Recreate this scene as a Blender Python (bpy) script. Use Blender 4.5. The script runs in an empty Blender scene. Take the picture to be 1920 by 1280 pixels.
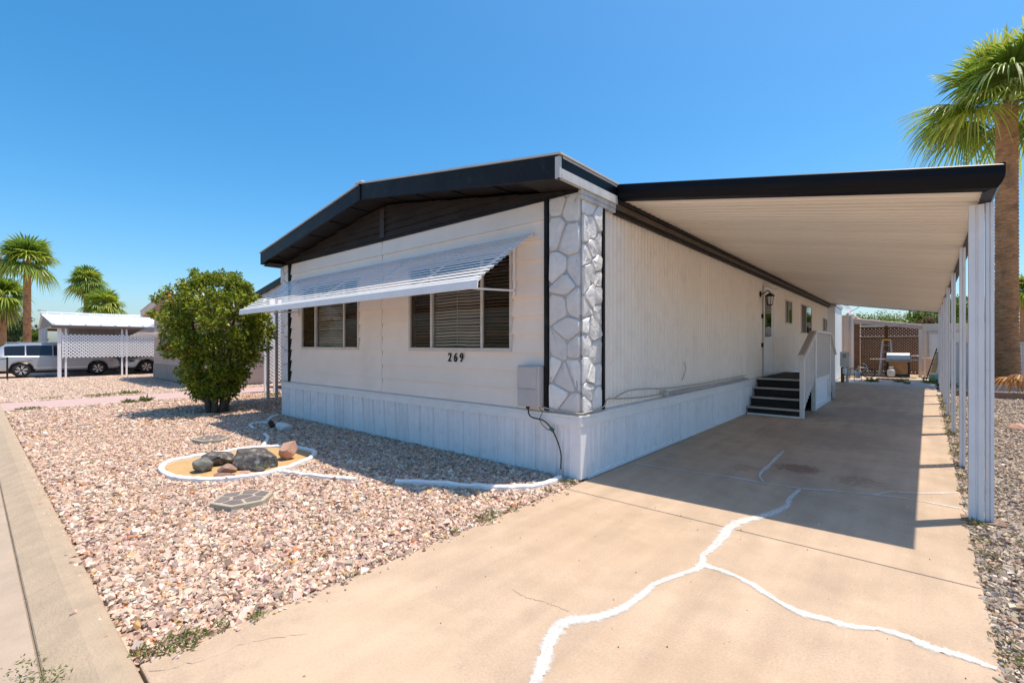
import bpy, bmesh, math, random
import numpy as np
from mathutils import Vector, Matrix
random.seed(7); RNG = np.random.default_rng(11)
scene = bpy.context.scene
COL = scene.collection
# ------------------------------------------------------------------ camera, sky, sun, exposure
CAMPOS = (2.82, -4.43, 1.5); HEAD = math.radians(40.72)
cd = bpy.data.cameras.new('camera'); cam = bpy.data.objects.new('camera', cd); COL.objects.link(cam)
cam.location = CAMPOS; cam.rotation_euler = (math.radians(90), 0, HEAD)
cd.sensor_width = 36; cd.lens = 876/1920*36; cd.shift_y = 6.5/1920; cd.clip_start = .05; cd.clip_end = 3000
scene.camera = cam
SUN = Vector((.186, .206, 1)).normalized()
world = bpy.data.worlds.new('World'); scene.world = world; world.use_nodes = True
wn = world.node_tree.nodes; wl = world.node_tree.links
sky = wn.new('ShaderNodeTexSky'); sky.sky_type = 'NISHITA'; sky.sun_disc = False
sky.sun_elevation = math.asin(SUN.z); sky.sun_rotation = math.atan2(SUN.x, SUN.y)
sky.air_density = 1.0; sky.dust_density = 1.5; sky.ozone_density = 6; sky.altitude = 0
hs = wn.new('ShaderNodeHueSaturation'); hs.inputs['Saturation'].default_value = 1.3; hs.inputs['Hue'].default_value = .489
wl.new(sky.outputs[0], hs.inputs['Color']); wl.new(hs.outputs[0], wn['Background'].inputs[0])
wn['Background'].inputs[1].default_value = .096
sd = bpy.data.lights.new('sun', 'SUN'); so = bpy.data.objects.new('sun', sd); COL.objects.link(so)
sd.energy = 2.7; sd.angle = math.radians(.53); sd.color = (1, .89, .74)
so.rotation_euler = SUN.to_track_quat('Z', 'Y').to_euler(); so.location = (20, 20, 60)
vs = scene.view_settings; vs.view_transform = 'Standard'; vs.look = 'None'; vs.exposure = 1.1; vs.gamma = 1
scene.cycles.max_bounces = 8; scene.cycles.diffuse_bounces = 5; scene.cycles.transparent_max_bounces = 16

# ------------------------------------------------------------------ materials
MATS = {}
def mat(name, col, rough=.6, var=.12, scale=3., bump=0., bscale=60., metal=0., rnd=0., spec=.35, stain=None, streak=0., trans=0.):
    if name in MATS: return MATS[name]
    m = bpy.data.materials.new(name); m.use_nodes = True; MATS[name] = m
    nt = m.node_tree; N = nt.nodes; L = nt.links; b = N['Principled BSDF']
    b.inputs['Roughness'].default_value = rough; b.inputs['Metallic'].default_value = metal
    b.inputs['Specular IOR Level'].default_value = spec
    geo = N.new('ShaderNodeNewGeometry')
    nz = N.new('ShaderNodeTexNoise'); nz.inputs['Scale'].default_value = scale; nz.inputs['Detail'].default_value = 8; nz.inputs['Roughness'].default_value = .65
    L.new(geo.outputs['Position'], nz.inputs['Vector'])
    if streak:
        mp = N.new('ShaderNodeMapping'); mp.inputs['Scale'].default_value = (1, 1, streak); L.new(geo.outputs['Position'], mp.inputs['Vector']); L.new(mp.outputs[0], nz.inputs['Vector'])
    mr = N.new('ShaderNodeMapRange'); mr.inputs['From Min'].default_value = .3; mr.inputs['From Max'].default_value = .7
    mr.inputs['To Min'].default_value = 1-var; mr.inputs['To Max'].default_value = 1+var*.5
    L.new(nz.outputs['Fac'], mr.inputs['Value'])
    val = mr.outputs[0]
    if rnd:
        oi = N.new('ShaderNodeObjectInfo'); r2 = N.new('ShaderNodeMapRange'); r2.inputs['To Min'].default_value = 1-rnd; r2.inputs['To Max'].default_value = 1+rnd*.4
        L.new(oi.outputs['Random'], r2.inputs['Value']); mu = N.new('ShaderNodeMath'); mu.operation = 'MULTIPLY'
        L.new(val, mu.inputs[0]); L.new(r2.outputs[0], mu.inputs[1]); val = mu.outputs[0]
    vm = N.new('ShaderNodeVectorMath'); vm.operation = 'SCALE'; vm.inputs[0].default_value = col[:3]; L.new(val, vm.inputs['Scale'])
    c = vm.outputs[0]
    if stain:   # (colour, scale, low, high, amount)
        n2 = N.new('ShaderNodeTexNoise'); n2.inputs['Scale'].default_value = stain[1]; n2.inputs['Detail'].default_value = 6; L.new(geo.outputs['Position'], n2.inputs['Vector'])
        m2 = N.new('ShaderNodeMapRange'); m2.inputs['From Min'].default_value = stain[2]; m2.inputs['From Max'].default_value = stain[3]; m2.inputs['To Max'].default_value = stain[4]
        L.new(n2.outputs['Fac'], m2.inputs['Value'])
        mx = N.new('ShaderNodeMix'); mx.data_type = 'RGBA'; L.new(m2.outputs[0], mx.inputs['Factor']); L.new(c, mx.inputs['A']); mx.inputs['B'].default_value = (*stain[0], 1)
        c = mx.outputs['Result']
    L.new(c, b.inputs['Base Color'])
    if bump:
        n3 = N.new('ShaderNodeTexNoise'); n3.inputs['Scale'].default_value = bscale; n3.inputs['Detail'].default_value = 5; L.new(geo.outputs['Position'], n3.inputs['Vector'])
        bp = N.new('ShaderNodeBump'); bp.inputs['Strength'].default_value = bump; bp.inputs['Distance'].default_value = .01; L.new(n3.outputs['Fac'], bp.inputs['Height']); L.new(bp.outputs[0], b.inputs['Normal'])
    if trans:
        t = N.new('ShaderNodeBsdfTranslucent'); L.new(c, t.inputs['Color']); ms = N.new('ShaderNodeMixShader'); ms.inputs[0].default_value = trans
        L.new(b.outputs[0], ms.inputs[1]); L.new(t.outputs[0], ms.inputs[2]); L.new(ms.outputs[0], N['Material Output'].inputs[0])
    return m
def attr_mat(name, rough=.75, trans=0., bump=0., bscale=120., spec=.3):
    m = bpy.data.materials.new(name); m.use_nodes = True; MATS[name] = m
    nt = m.node_tree; N = nt.nodes; L = nt.links; b = N['Principled BSDF']; b.inputs['Roughness'].default_value = rough; b.inputs['Specular IOR Level'].default_value = spec
    a = N.new('ShaderNodeAttribute'); a.attribute_name = 'tone'; c = a.outputs['Color']
    L.new(c, b.inputs['Base Color'])
    if bump:
        geo = N.new('ShaderNodeNewGeometry'); n3 = N.new('ShaderNodeTexNoise'); n3.inputs['Scale'].default_value = bscale; L.new(geo.outputs['Position'], n3.inputs['Vector'])
        bp = N.new('ShaderNodeBump'); bp.inputs['Strength'].default_value = bump; bp.inputs['Distance'].default_value = .01; L.new(n3.outputs['Fac'], bp.inputs['Height']); L.new(bp.outputs[0], b.inputs['Normal'])
    if trans:
        t = N.new('ShaderNodeBsdfTranslucent'); L.new(c, t.inputs['Color']); ms = N.new('ShaderNodeMixShader'); ms.inputs[0].default_value = trans
        L.new(b.outputs[0], ms.inputs[1]); L.new(t.outputs[0], ms.inputs[2]); L.new(ms.outputs[0], N['Material Output'].inputs[0])
    return m
def glass_mat(name, tint=(1, 1, 1), wav=0., base=.06, refl=1.):
    m = bpy.data.materials.new(name); m.use_nodes = True; nt = m.node_tree; N = nt.nodes; L = nt.links
    N.remove(N['Principled BSDF'])
    tr = N.new('ShaderNodeBsdfTransparent'); tr.inputs[0].default_value = (*tint, 1)
    gl = N.new('ShaderNodeBsdfGlossy'); gl.inputs['Roughness'].default_value = .01
    fr = N.new('ShaderNodeFresnel'); fr.inputs[0].default_value = 1.45; mx = N.new('ShaderNodeMixShader')
    ad = N.new('ShaderNodeMath'); ad.inputs[1].default_value = base; ad.use_clamp = True; sc = N.new('ShaderNodeMath'); sc.operation = 'MULTIPLY'; sc.inputs[1].default_value = refl; L.new(fr.outputs[0], sc.inputs[0]); L.new(sc.outputs[0], ad.inputs[0])
    if wav:
        geo = N.new('ShaderNodeNewGeometry'); n3 = N.new('ShaderNodeTexNoise'); n3.inputs['Scale'].default_value = 3; L.new(geo.outputs['Position'], n3.inputs['Vector'])
        bp = N.new('ShaderNodeBump'); bp.inputs['Strength'].default_value = wav; bp.inputs['Distance'].default_value = .02; L.new(n3.outputs['Fac'], bp.inputs['Height']); L.new(bp.outputs[0], gl.inputs['Normal'])
    L.new(ad.outputs[0], mx.inputs[0]); L.new(tr.outputs[0], mx.inputs[1]); L.new(gl.outputs[0], mx.inputs[2]); L.new(mx.outputs[0], N['Material Output'].inputs[0])
    return m
white = mat('white_paint', (.80, .765, .73), .55, .05, 1.5, .05, 40)
board_m = mat('siding_paint', (.88, .775, .68), .55, .05, 2.2, .08, 50, rnd=.04, stain=((.62, .52, .44), 1.3, .55, .8, .3))
rib_m = mat('ribbed_paint', (.88, .80, .71), .5, .05, 1.2, stain=((.64, .55, .46), 4, .52, .78, .4), streak=.1)
skirt_m = mat('skirt_paint', (.84, .82, .82), .5, .05, 2.5, rnd=.06, stain=((.60, .57, .54), 6, .52, .8, .4), streak=.12)
trim_w = mat('trim_white', (.82, .80, .78), .5, .06, 4)
black = mat('black_paint', (.013, .012, .013), .5, .5, 2.5, stain=((.06, .057, .055), 6, .56, .8, .5), spec=.2)
black2 = mat('gutter_black', (.007, .007, .010), .4, .3, 3, streak=4., spec=.14)
brown = mat('gable_brown', (.050, .041, .036), .5, .35, 3, spec=.25)
soffit_m = mat('soffit_brown', (.028, .022, .019), .6, .3, 3, spec=.2)
weath = mat('weathered_trim', (.56, .55, .53), .7, .25, 4, stain=((.22, .21, .2), 5, .55, .75, .5), streak=.3)
veneer = mat('stone_veneer', (.76, .745, .73), .65, .1, 9, .8, 24, rnd=.18, stain=((.60, .585, .57), 7, .5, .8, .3))
joint_shade = mat('veneer_joint_shade', (.46, .45, .44), .8, .2, 10, .2)  # same paint as the stones, darkened to put joint shade into the colour
roof_m = mat('roof_sheet', (.55, .54, .52), .6, .15, 2)
pan_m = mat('carport_pan', (.93, .85, .74), .45, .03, .8, rnd=.07)
alum = mat('aluminium', (.62, .58, .53), .45, .15, 8, metal=.0)
dark_in = mat('dark_interior', (.035, .03, .027), .9, .3, 3)  # near-black colour stands in for the shade of unlit rooms
blind_m = mat('blind_slat', (.56, .46, .36), .55, .1, 6, rnd=.1)
screen_m = mat('window_screen', (.12, .10, .085), .8, .1, 6)
pane_m = glass_mat('window_pane', (.97, .97, .95), .02, .0, .5)
dark_pane = glass_mat('tinted_pane', (.25, .25, .25), .05, .10)
conc_w = mat('whitewashed_concrete', (.82, .80, .77), .75, .08, 9, .4, 50)
patch_m = mat('crack_filler', (.68, .66, .62), .9, .16, 11, .35, 60)
def feather(m):
    nt = m.node_tree; N = nt.nodes; L = nt.links; b = N['Principled BSDF']; a = N.new('ShaderNodeAttribute'); a.attribute_name = 'tone'; sp = N.new('ShaderNodeSeparateColor'); L.new(a.outputs['Color'], sp.inputs[0])
    g = N.new('ShaderNodeNewGeometry'); n = N.new('ShaderNodeTexNoise'); n.inputs['Scale'].default_value = 38; n.inputs['Detail'].default_value = 8; n.inputs['Roughness'].default_value = .75; L.new(g.outputs['Position'], n.inputs['Vector'])
    ad = N.new('ShaderNodeMath'); ad.operation = 'ADD'; L.new(sp.outputs[0], ad.inputs[0]); L.new(n.outputs[0], ad.inputs[1])
    r = N.new('ShaderNodeMapRange'); r.inputs['From Min'].default_value = .78; r.inputs['From Max'].default_value = 1.42; r.inputs['To Min'].default_value = 1; r.inputs['To Max'].default_value = 0; L.new(ad.outputs[0], r.inputs['Value'])
    t = N.new('ShaderNodeBsdfTransparent'); mx = N.new('ShaderNodeMixShader'); L.new(r.outputs[0], mx.inputs[0]); L.new(t.outputs[0], mx.inputs[1]); L.new(b.outputs[0], mx.inputs[2]); L.new(mx.outputs[0], N['Material Output'].inputs[0])
feather(patch_m)
rubber = mat('black_rubber', (.02, .02, .02), .75, .2, 20)
chrome = mat('metal_bright', (.75, .75, .76), .25, .05, 5, metal=1.)
gray_box = mat('utility_grey', (.50, .47, .455), .55, .1, 6)
# concrete drive with its own stains
def drive_material():
    m = mat('drive_concrete', (.505, .374, .266), .8, .15, 1.4, .12, 160, stain=((.385, .285, .195), 3.0, .46, .74, .6))
    nt = m.node_tree; N = nt.nodes; L = nt.links; b = N['Principled BSDF']
    prev = b.inputs['Base Color'].links[0].from_socket
    geo = N.new('ShaderNodeNewGeometry')
    fine = N.new('ShaderNodeTexNoise'); fine.inputs['Scale'].default_value = 75; fine.inputs['Detail'].default_value = 9; fine.inputs['Roughness'].default_value = .8; L.new(geo.outputs['Position'], fine.inputs['Vector'])
    fr = N.new('ShaderNodeMapRange'); fr.inputs['From Min'].default_value = .35; fr.inputs['From Max'].default_value = .65; fr.inputs['To Min'].default_value = .8; fr.inputs['To Max'].default_value = 1.12; L.new(fine.outputs[0], fr.inputs['Value'])
    sc = N.new('ShaderNodeVectorMath'); sc.operation = 'SCALE'; L.new(prev, sc.inputs[0]); L.new(fr.outputs[0], sc.inputs['Scale'])
    mp = N.new('ShaderNodeMapping'); mp.inputs['Scale'].default_value = (5, .5, 1); L.new(geo.outputs['Position'], mp.inputs['Vector'])
    st_ = N.new('ShaderNodeTexNoise'); st_.inputs['Scale'].default_value = 1.; st_.inputs['Detail'].default_value = 6; L.new(mp.outputs[0], st_.inputs['Vector'])
    sr = N.new('ShaderNodeMapRange'); sr.inputs['From Min'].default_value = .35; sr.inputs['From Max'].default_value = .65; sr.inputs['To Min'].default_value = .9; sr.inputs['To Max'].default_value = 1.05; L.new(st_.outputs[0], sr.inputs['Value'])
    s2 = N.new('ShaderNodeVectorMath'); s2.operation = 'SCALE'; L.new(sc.outputs[0], s2.inputs[0]); L.new(sr.outputs[0], s2.inputs['Scale'])
    out = s2.outputs[0]
    def spot(cx, cy, r, col, nscale, thr, amt):
        nonlocal out
        d = N.new('ShaderNodeVectorMath'); d.operation = 'DISTANCE'; L.new(geo.outputs['Position'], d.inputs[0]); d.inputs[1].default_value = (cx, cy, 0)
        a = N.new('ShaderNodeMapRange'); a.inputs['From Min'].default_value = r; a.inputs['From Max'].default_value = r*.25; L.new(d.outputs['Value'], a.inputs['Value'])
        n = N.new('ShaderNodeTexNoise'); n.inputs['Scale'].default_value = nscale; n.inputs['Detail'].default_value = 4; L.new(geo.outputs['Position'], n.inputs['Vector'])
        s = N.new('ShaderNodeMath'); s.operation = 'MULTIPLY'; L.new(a.outputs[0], s.inputs[0]); L.new(n.outputs[0], s.inputs[1])
        t = N.new('ShaderNodeMapRange'); t.inputs['From Min'].default_value = thr; t.inputs['From Max'].default_value = thr+.1; t.inputs['To Max'].default_value = amt; L.new(s.outputs[0], t.inputs['Value'])
        mx = N.new('ShaderNodeMix'); mx.data_type = 'RGBA'; L.new(t.outputs[0], mx.inputs['Factor']); L.new(out, mx.inputs['A']); mx.inputs['B'].default_value = (*col, 1); out = mx.outputs['Result']
    spot(1.74, 2.14, .48, (.17, .07, .04), 23, .31, .65)
    spot(1.22, 1.75, .36, (.24, .14, .09), 17, .33, .3)
    spot(2.35, 1.95, .55, (.2, .11, .07), 21, .39, .4)
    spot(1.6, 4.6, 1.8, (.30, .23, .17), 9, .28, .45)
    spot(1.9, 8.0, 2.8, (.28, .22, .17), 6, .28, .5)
    spot(.9, -1.2, 1.6, (.42, .28, .17), 7, .30, .22)
    spot(2.3, -2.6, 1.4, (.42, .28, .17), 9, .30, .22)
    spot(.7, -3.2, 1.3, (.56, .42, .29), 6, .30, .3)
    L.new(out, b.inputs['Base Color'])
    return m
drive_m = drive_material()
kerb_m = mat('kerb_concrete', (.43, .33, .23), .85, .2, 7, .6, 70, stain=((.33, .25, .18), 14, .5, .7, .55))
asphalt = mat('old_asphalt', (.28, .21, .15), .9, .18, 6, .5, 120, stain=((.2, .16, .13), 25, .5, .7, .5))
dirt_m = mat('desert_ground', (.46, .37, .29), .95, .2, 1.2, .4, 60)
sand_m = mat('sand', (.50, .325, .15), .95, .15, 5, .5, 70, stain=((.3, .19, .1), 45, .58, .68, .6))
pink_conc = mat('pink_concrete', (.48, .34, .31), .85, .1, 3)
oldslab = mat('grey_slab', (.42, .40, .38), .85, .2, 3, .1, 90, stain=((.25, .24, .23), 5, .5, .7, .6))
def gravel_sheet(name, a, b, c, sc):
    m = bpy.data.materials.new(name); m.use_nodes = True; N = m.node_tree.nodes; L = m.node_tree.links; bs = N['Principled BSDF']; bs.inputs['Roughness'].default_value = .9
    g = N.new('ShaderNodeNewGeometry'); v = N.new('ShaderNodeTexVoronoi'); v.inputs['Scale'].default_value = sc; L.new(g.outputs['Position'], v.inputs['Vector'])
    r = N.new('ShaderNodeValToRGB'); r.color_ramp.elements[0].color = (*a, 1); r.color_ramp.elements[1].color = (*c, 1); e = r.color_ramp.elements.new(.5); e.color = (*b, 1)
    sp = N.new('ShaderNodeSeparateColor'); L.new(v.outputs['Color'], sp.inputs[0]); L.new(sp.outputs[0], r.inputs[0]); L.new(r.outputs[0], bs.inputs['Base Color'])
    bp = N.new('ShaderNodeBump'); bp.invert = True; bp.inputs['Strength'].default_value = .9; bp.inputs['Distance'].default_value = .02; L.new(v.outputs['Distance'], bp.inputs['Height']); L.new(bp.outputs[0], bs.inputs['Normal'])
    return m
gravel_pink = gravel_sheet('pink_gravel_sheet', (.34, .22, .16), (.53, .37, .275), (.63, .48, .37), 30)
gravel_grey = gravel_sheet('grey_gravel_sheet', (.22, .165, .12), (.36, .28, .21), (.46, .385, .31), 40)

# ------------------------------------------------------------------ mesh helpers
ORG = {}
class MB:
    def __init__(s): s.v = []; s.f = []
    def add(s, vs, fs):
        o = len(s.v); s.v += [tuple(p) for p in vs]; s.f += [tuple(i+o for i in f) for f in fs]; return s
    def box(s, x0, x1, y0, y1, z0, z1):
        return s.add([(x0,y0,z0),(x1,y0,z0),(x1,y1,z0),(x0,y1,z0),(x0,y0,z1),(x1,y0,z1),(x1,y1,z1),(x0,y1,z1)], [(0,3,2,1),(4,5,6,7),(0,1,5,4),(1,2,6,5),(2,3,7,6),(3,0,4,7)])
    def beam(s, p, q, w, h, up=(0,0,1)):
        p = Vector(p); q = Vector(q); d = (q-p).normalized(); u = Vector(up); r = d.cross(u)
        if r.length < 1e-4: r = d.cross(Vector((0,1,0)))
        r.normalize(); u = r.cross(d).normalized()
        a = [c + r*sx*w/2 + u*sz*h/2 for c in (p, q) for sx, sz in ((-1,-1),(1,-1),(1,1),(-1,1))]
        return s.add(a, [(3,2,1,0),(4,5,6,7),(0,1,5,4),(1,2,6,5),(2,3,7,6),(3,0,4,7)])
    def prism(s, poly, fn, a0, a1):        # fn(u, v, a) -> xyz
        n = len(poly); vs = [fn(u, v, a0) for u, v in poly] + [fn(u, v, a1) for u, v in poly]
        return s.add(vs, [tuple(range(n-1, -1, -1)), tuple(range(n, 2*n))] + [(i, (i+1) % n, n+(i+1) % n, n+i) for i in range(n)])
    def tube(s, pts, r, n=8, closed=False):
        pts = [Vector(p) for p in pts]; rs = r if isinstance(r, (list, tuple)) else [r]*len(pts); vs = []; fs = []
        u = None
        for i, p in enumerate(pts):
            d = (pts[min(i+1, len(pts)-1)] - pts[max(i-1, 0)]).normalized()
            if u is None: u = d.orthogonal().normalized()
            u = (u - d*u.dot(d)); u = u.normalized() if u.length > 1e-5 else d.orthogonal().normalized()
            w = d.cross(u)
            vs += [p + (u*math.cos(2*math.pi*k/n) + w*math.sin(2*math.pi*k/n))*rs[i] for k in range(n)]
        for i in range(len(pts)-1):
            fs += [(i*n+k, i*n+(k+1) % n, (i+1)*n+(k+1) % n, (i+1)*n+k) for k in range(n)]
        fs += [tuple(range(n-1, -1, -1)), tuple(range((len(pts)-1)*n, len(pts)*n))]
        return s.add(vs, fs)
    def lathe(s, prof, n, c, axis='z'):
        vs = []; fs = []
        for r, h in prof:
            for k in range(n):
                a = 2*math.pi*k/n; x, y = r*math.cos(a), r*math.sin(a)
                vs.append({'z': (c[0]+x, c[1]+y, c[2]+h), 'x': (c[0]+h, c[1]+x, c[2]+y), 'y': (c[0]+y, c[1]+h, c[2]+x)}[axis])
        for i in range(len(prof)-1): fs += [(i*n+k, i*n+(k+1) % n, (i+1)*n+(k+1) % n, (i+1)*n+k) for k in range(n)]
        fs += [tuple(range(n-1, -1, -1)), tuple(range((len(prof)-1)*n, len(prof)*n))]
        return s.add(vs, fs)
    def build(s, name, m, parent=None, smooth=False, bevel=0, seg=1):
        vs = np.array(s.v, float); c = (vs.min(0)+vs.max(0))/2
        if parent is None: c[2] = vs[:, 2].min()
        me = bpy.data.meshes.new(name); me.from_pydata((vs-c).tolist(), [], s.f); me.update()
        return place(name, me, m, parent, c, smooth, bevel, seg)
def place(name, me, m, parent, c, smooth=False, bevel=0, seg=1):
    o = bpy.data.objects.new(name, me); COL.objects.link(o)
    if m and not me.materials: me.materials.append(m)
    if smooth: me.polygons.foreach_set('use_smooth', [True]*len(me.polygons))
    c = Vector(c); ORG[o.name] = c
    if parent: o.parent = parent; o.location = c - ORG[parent.name]
    else: o.location = c
    if bevel:
        bv = o.modifiers.new('bevel', 'BEVEL'); bv.width = bevel; bv.segments = seg; bv.limit_method = 'ANGLE'
    return o
def tag(o, label=None, cat=None, group=None, kind=None):
    if label: o['label'] = label
    if cat: o['category'] = cat
    if group: o['group'] = group
    if kind: o['kind'] = kind
    return o
def thing(name, label, cat, loc=(0,0,0), rz=0., group=None, local=False):
    o = bpy.data.objects.new(name, None); COL.objects.link(o); o.location = loc; o.rotation_euler = (0,0,rz); o.empty_display_size = .2
    ORG[o.name] = Vector((0,0,0)) if local else Vector(loc)
    return tag(o, label, cat, group)
def copy_tree(o, parent=None):
    c = o.copy(); COL.objects.link(c); ORG[c.name] = ORG[o.name].copy(); c.parent = parent
    for ch in o.children: copy_tree(ch, c)
    return c
def fast_mesh(name, verts, faces4, tone=None):      # numpy arrays; faces (n,k)
    me = bpy.data.meshes.new(name); nv = len(verts); nf, k = faces4.shape
    me.vertices.add(nv); me.vertices.foreach_set('co', verts.astype(np.float32).ravel())
    me.loops.add(nf*k); me.loops.foreach_set('vertex_index', faces4.astype(np.int32).ravel())
    me.polygons.add(nf); me.polygons.foreach_set('loop_start', np.arange(0, nf*k, k, dtype=np.int32))
    try: me.polygons.foreach_set('loop_total', np.full(nf, k, dtype=np.int32))
    except Exception: pass
    if tone is not None:
        a = me.attributes.new('tone', 'FLOAT_COLOR', 'POINT'); a.data.foreach_set('color', np.c_[tone, np.ones(nv)].astype(np.float32).ravel())
    me.polygons.foreach_set('use_smooth', np.zeros(nf, bool)); me.update(); me.validate(); return me
def flat(name, poly, z, m, kind='structure', label=None, cat=None):
    mb = MB(); mb.add([(x, y, z) for x, y in poly], [tuple(range(len(poly)))]); o = mb.build(name, m); tag(o, label, cat, kind=kind); return o
def clip(poly, nx, ny, d):     # keep nx*x+ny*y <= d
    out = []
    for i in range(len(poly)):
        a, b = poly[i], poly[(i+1) % len(poly)]; da = nx*a[0]+ny*a[1]-d; db = nx*b[0]+ny*b[1]-d
        if da <= 0: out.append(a)
        if da*db < 0: t = da/(da-db); out.append((a[0]+(b[0]-a[0])*t, a[1]+(b[1]-a[1])*t))
    return out
def voronoi(pts, rect):
    cells = []
    for i, p in enumerate(pts):
        poly = [(rect[0],rect[2]),(rect[1],rect[2]),(rect[1],rect[3]),(rect[0],rect[3])]
        for j, q in enumerate(pts):
            if i == j: continue
            nx, ny = q[0]-p[0], q[1]-p[1]; poly = clip(poly, nx, ny, (q[0]**2+q[1]**2-p[0]**2-p[1]**2)/2)
            if len(poly) < 3: break
        cells.append(poly)
    return cells
def inset(poly, d):
    n = len(poly); out = list(poly)
    A = sum(poly[i][0]*poly[(i+1) % n][1]-poly[(i+1) % n][0]*poly[i][1] for i in range(n)); sg = 1 if A > 0 else -1
    for i in range(n):
        a, b = poly[i], poly[(i+1) % n]; ex, ey = b[0]-a[0], b[1]-a[1]; l = math.hypot(ex, ey)
        if l < 1e-6: continue
        nx, ny = ey/l*sg, -ex/l*sg; out = clip(out, nx, ny, nx*a[0]+ny*a[1]-d)
        if len(out) < 3: return None
    return out
def poly_in(px, py, poly):
    ins = np.zeros(len(px), bool); n = len(poly)
    for i in range(n):
        (x1, y1), (x2, y2) = poly[i], poly[(i+1) % n]
        c = ((y1 > py) != (y2 > py)); ins ^= c & (px < (x2-x1)*(py-y1)/((y2-y1) or 1e-9)+x1)
    return ins
def smooth_closed(P, n=8):
    out = []; k = len(P)
    for i in range(k):
        p0, p1, p2, p3 = [np.array(P[(i+j-1) % k], float) for j in range(4)]
        for t in np.arange(n)/n: out.append(tuple(.5*((2*p1)+(-p0+p2)*t+(2*p0-5*p1+4*p2-p3)*t*t+(-p0+3*p1-3*p2+p3)*t**3)))
    return out
def smooth_open(P, n=6):
    P = [np.array(p, float) for p in P]; Q = [2*P[0]-P[1]]+P+[2*P[-1]-P[-2]]; out = []
    for i in range(1, len(Q)-2):
        p0, p1, p2, p3 = Q[i-1:i+3]
        for t in np.arange(n)/n: out.append(tuple(.5*((2*p1)+(-p0+p2)*t+(2*p0-5*p1+4*p2-p3)*t*t+(-p0+3*p1-3*p2+p3)*t**3)))
    out.append(tuple(P[-1])); return out
def lattice(mb, o, ud, vd, w, h, pitch, sw, th, dep):      # diagonal strips in two layers, clipped to a rectangle
    o = Vector(o); ud = Vector(ud); vd = Vector(vd); nn = ud.cross(vd)
    for lay, sgn in ((0, 1), (1, -1)):
        k = -h if sgn > 0 else 0
        end = w if sgn > 0 else w+h
        while k < end:
            # line: u = k + sgn*v
            v0, v1 = 0., h
            if sgn > 0: v0 = max(0, -k); v1 = min(h, w-k)
            else: v0 = max(0, k-w); v1 = min(h, k)
            if v1-v0 > .03:
                p = o+ud*(k+sgn*v0)+vd*v0+nn*(lay*th*dep); q = o+ud*(k+sgn*v1)+vd*v1+nn*(lay*th*dep)
                mb.beam(p, q, sw, th, nn)
            k += pitch
# ------------------------------------------------------------------ setting: ground, street, kerb, drive
def sheet(name, x0, x1, y0, y1, z, m): return flat(name, [(x0,y0),(x1,y0),(x1,y1),(x0,y1)], z, m)
sheet('ground', -900, 900, -900, 900, -.075, dirt_m)
sheet('street', -200, 60, -11.5, -4.2, -.062, asphalt)
sheet('pink_gravel_bed', -12.97, .06, -3.93, 14, -.03, gravel_pink)
sheet('pink_gravel_bed', -60, -15.1, -3.93, 14, -.028, gravel_pink)
sheet('grey_gravel_bed', 3.05, 14, -3.93, 14.6, -.03, gravel_grey)
sheet('dirt_yard', -6, 14, 20.9, 45, -.03, mat('dirt_yard', (.50, .375, .25), .95, .25, 1.5, .4, 40))
sheet('weathered_slab', .3, 3.62, 18.02, 20.85, -.012, oldslab)
pd = sheet('pink_driveway', -15.1, -12.97, -3.93, 12, -.012, pink_conc)
# kerb in cast lengths
kerb = bpy.data.objects.new('kerb', None); COL.objects.link(kerb); kerb['kind'] = 'structure'; ORG['kerb'] = Vector((0,-4,0)); kerb.location = (0,-4,0)
xk = 9.9
while xk > -60:
    x1 = xk; x0 = xk-2.8; mb = MB()
    mb.prism([(-3.925,-.2),(-3.925,.012),(-3.97,.02),(-4.05,.012),(-4.205,-.048),(-4.215,-.2)], lambda u, v, a: (a, u, v), x0+.004, x1-.004)
    mb.build('kerb_stone', kerb_m, kerb, bevel=.006); xk -= 2.8
mb = MB()                                    # gutter apron between kerb and street
sheet('gutter', -60, 12, -4.75, -4.215, -.052, mat('gutter_concrete', (.40, .315, .24), .9, .15, 4, .3, 100))
# drive slabs
def xr(y): return 3.125+.0148*(y+1.36)
drive = bpy.data.objects.new('driveway', None); COL.objects.link(drive); drive['kind'] = 'structure'; ORG['driveway'] = Vector((1.5,0,0)); drive.location = (1.5,0,0)
JY = [-3.915, -.36, 3.32, 6.98, 10.6, 14.3, 18.0]
for a, b in zip(JY[:-1], JY[1:]):
    mb = MB(); a2 = a+.006; b2 = b-.006; xl = .06 if a < -.2 else -.3
    n = 14; vs = []; rows = np.linspace(a2, b2, n)
    mb.add([(xl,a2,-.12),(xr(a2),a2,-.12),(xr(b2),b2,-.12),(xl,b2,-.12),(xl,a2,0),(xr(a2),a2,0),(xr(b2),b2,0),(xl,b2,0)], [(0,3,2,1),(4,5,6,7),(0,1,5,4),(1,2,6,5),(2,3,7,6),(3,0,4,7)])
    mb.build('concrete_slab', drive_m, drive, bevel=.008, seg=2)
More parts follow.
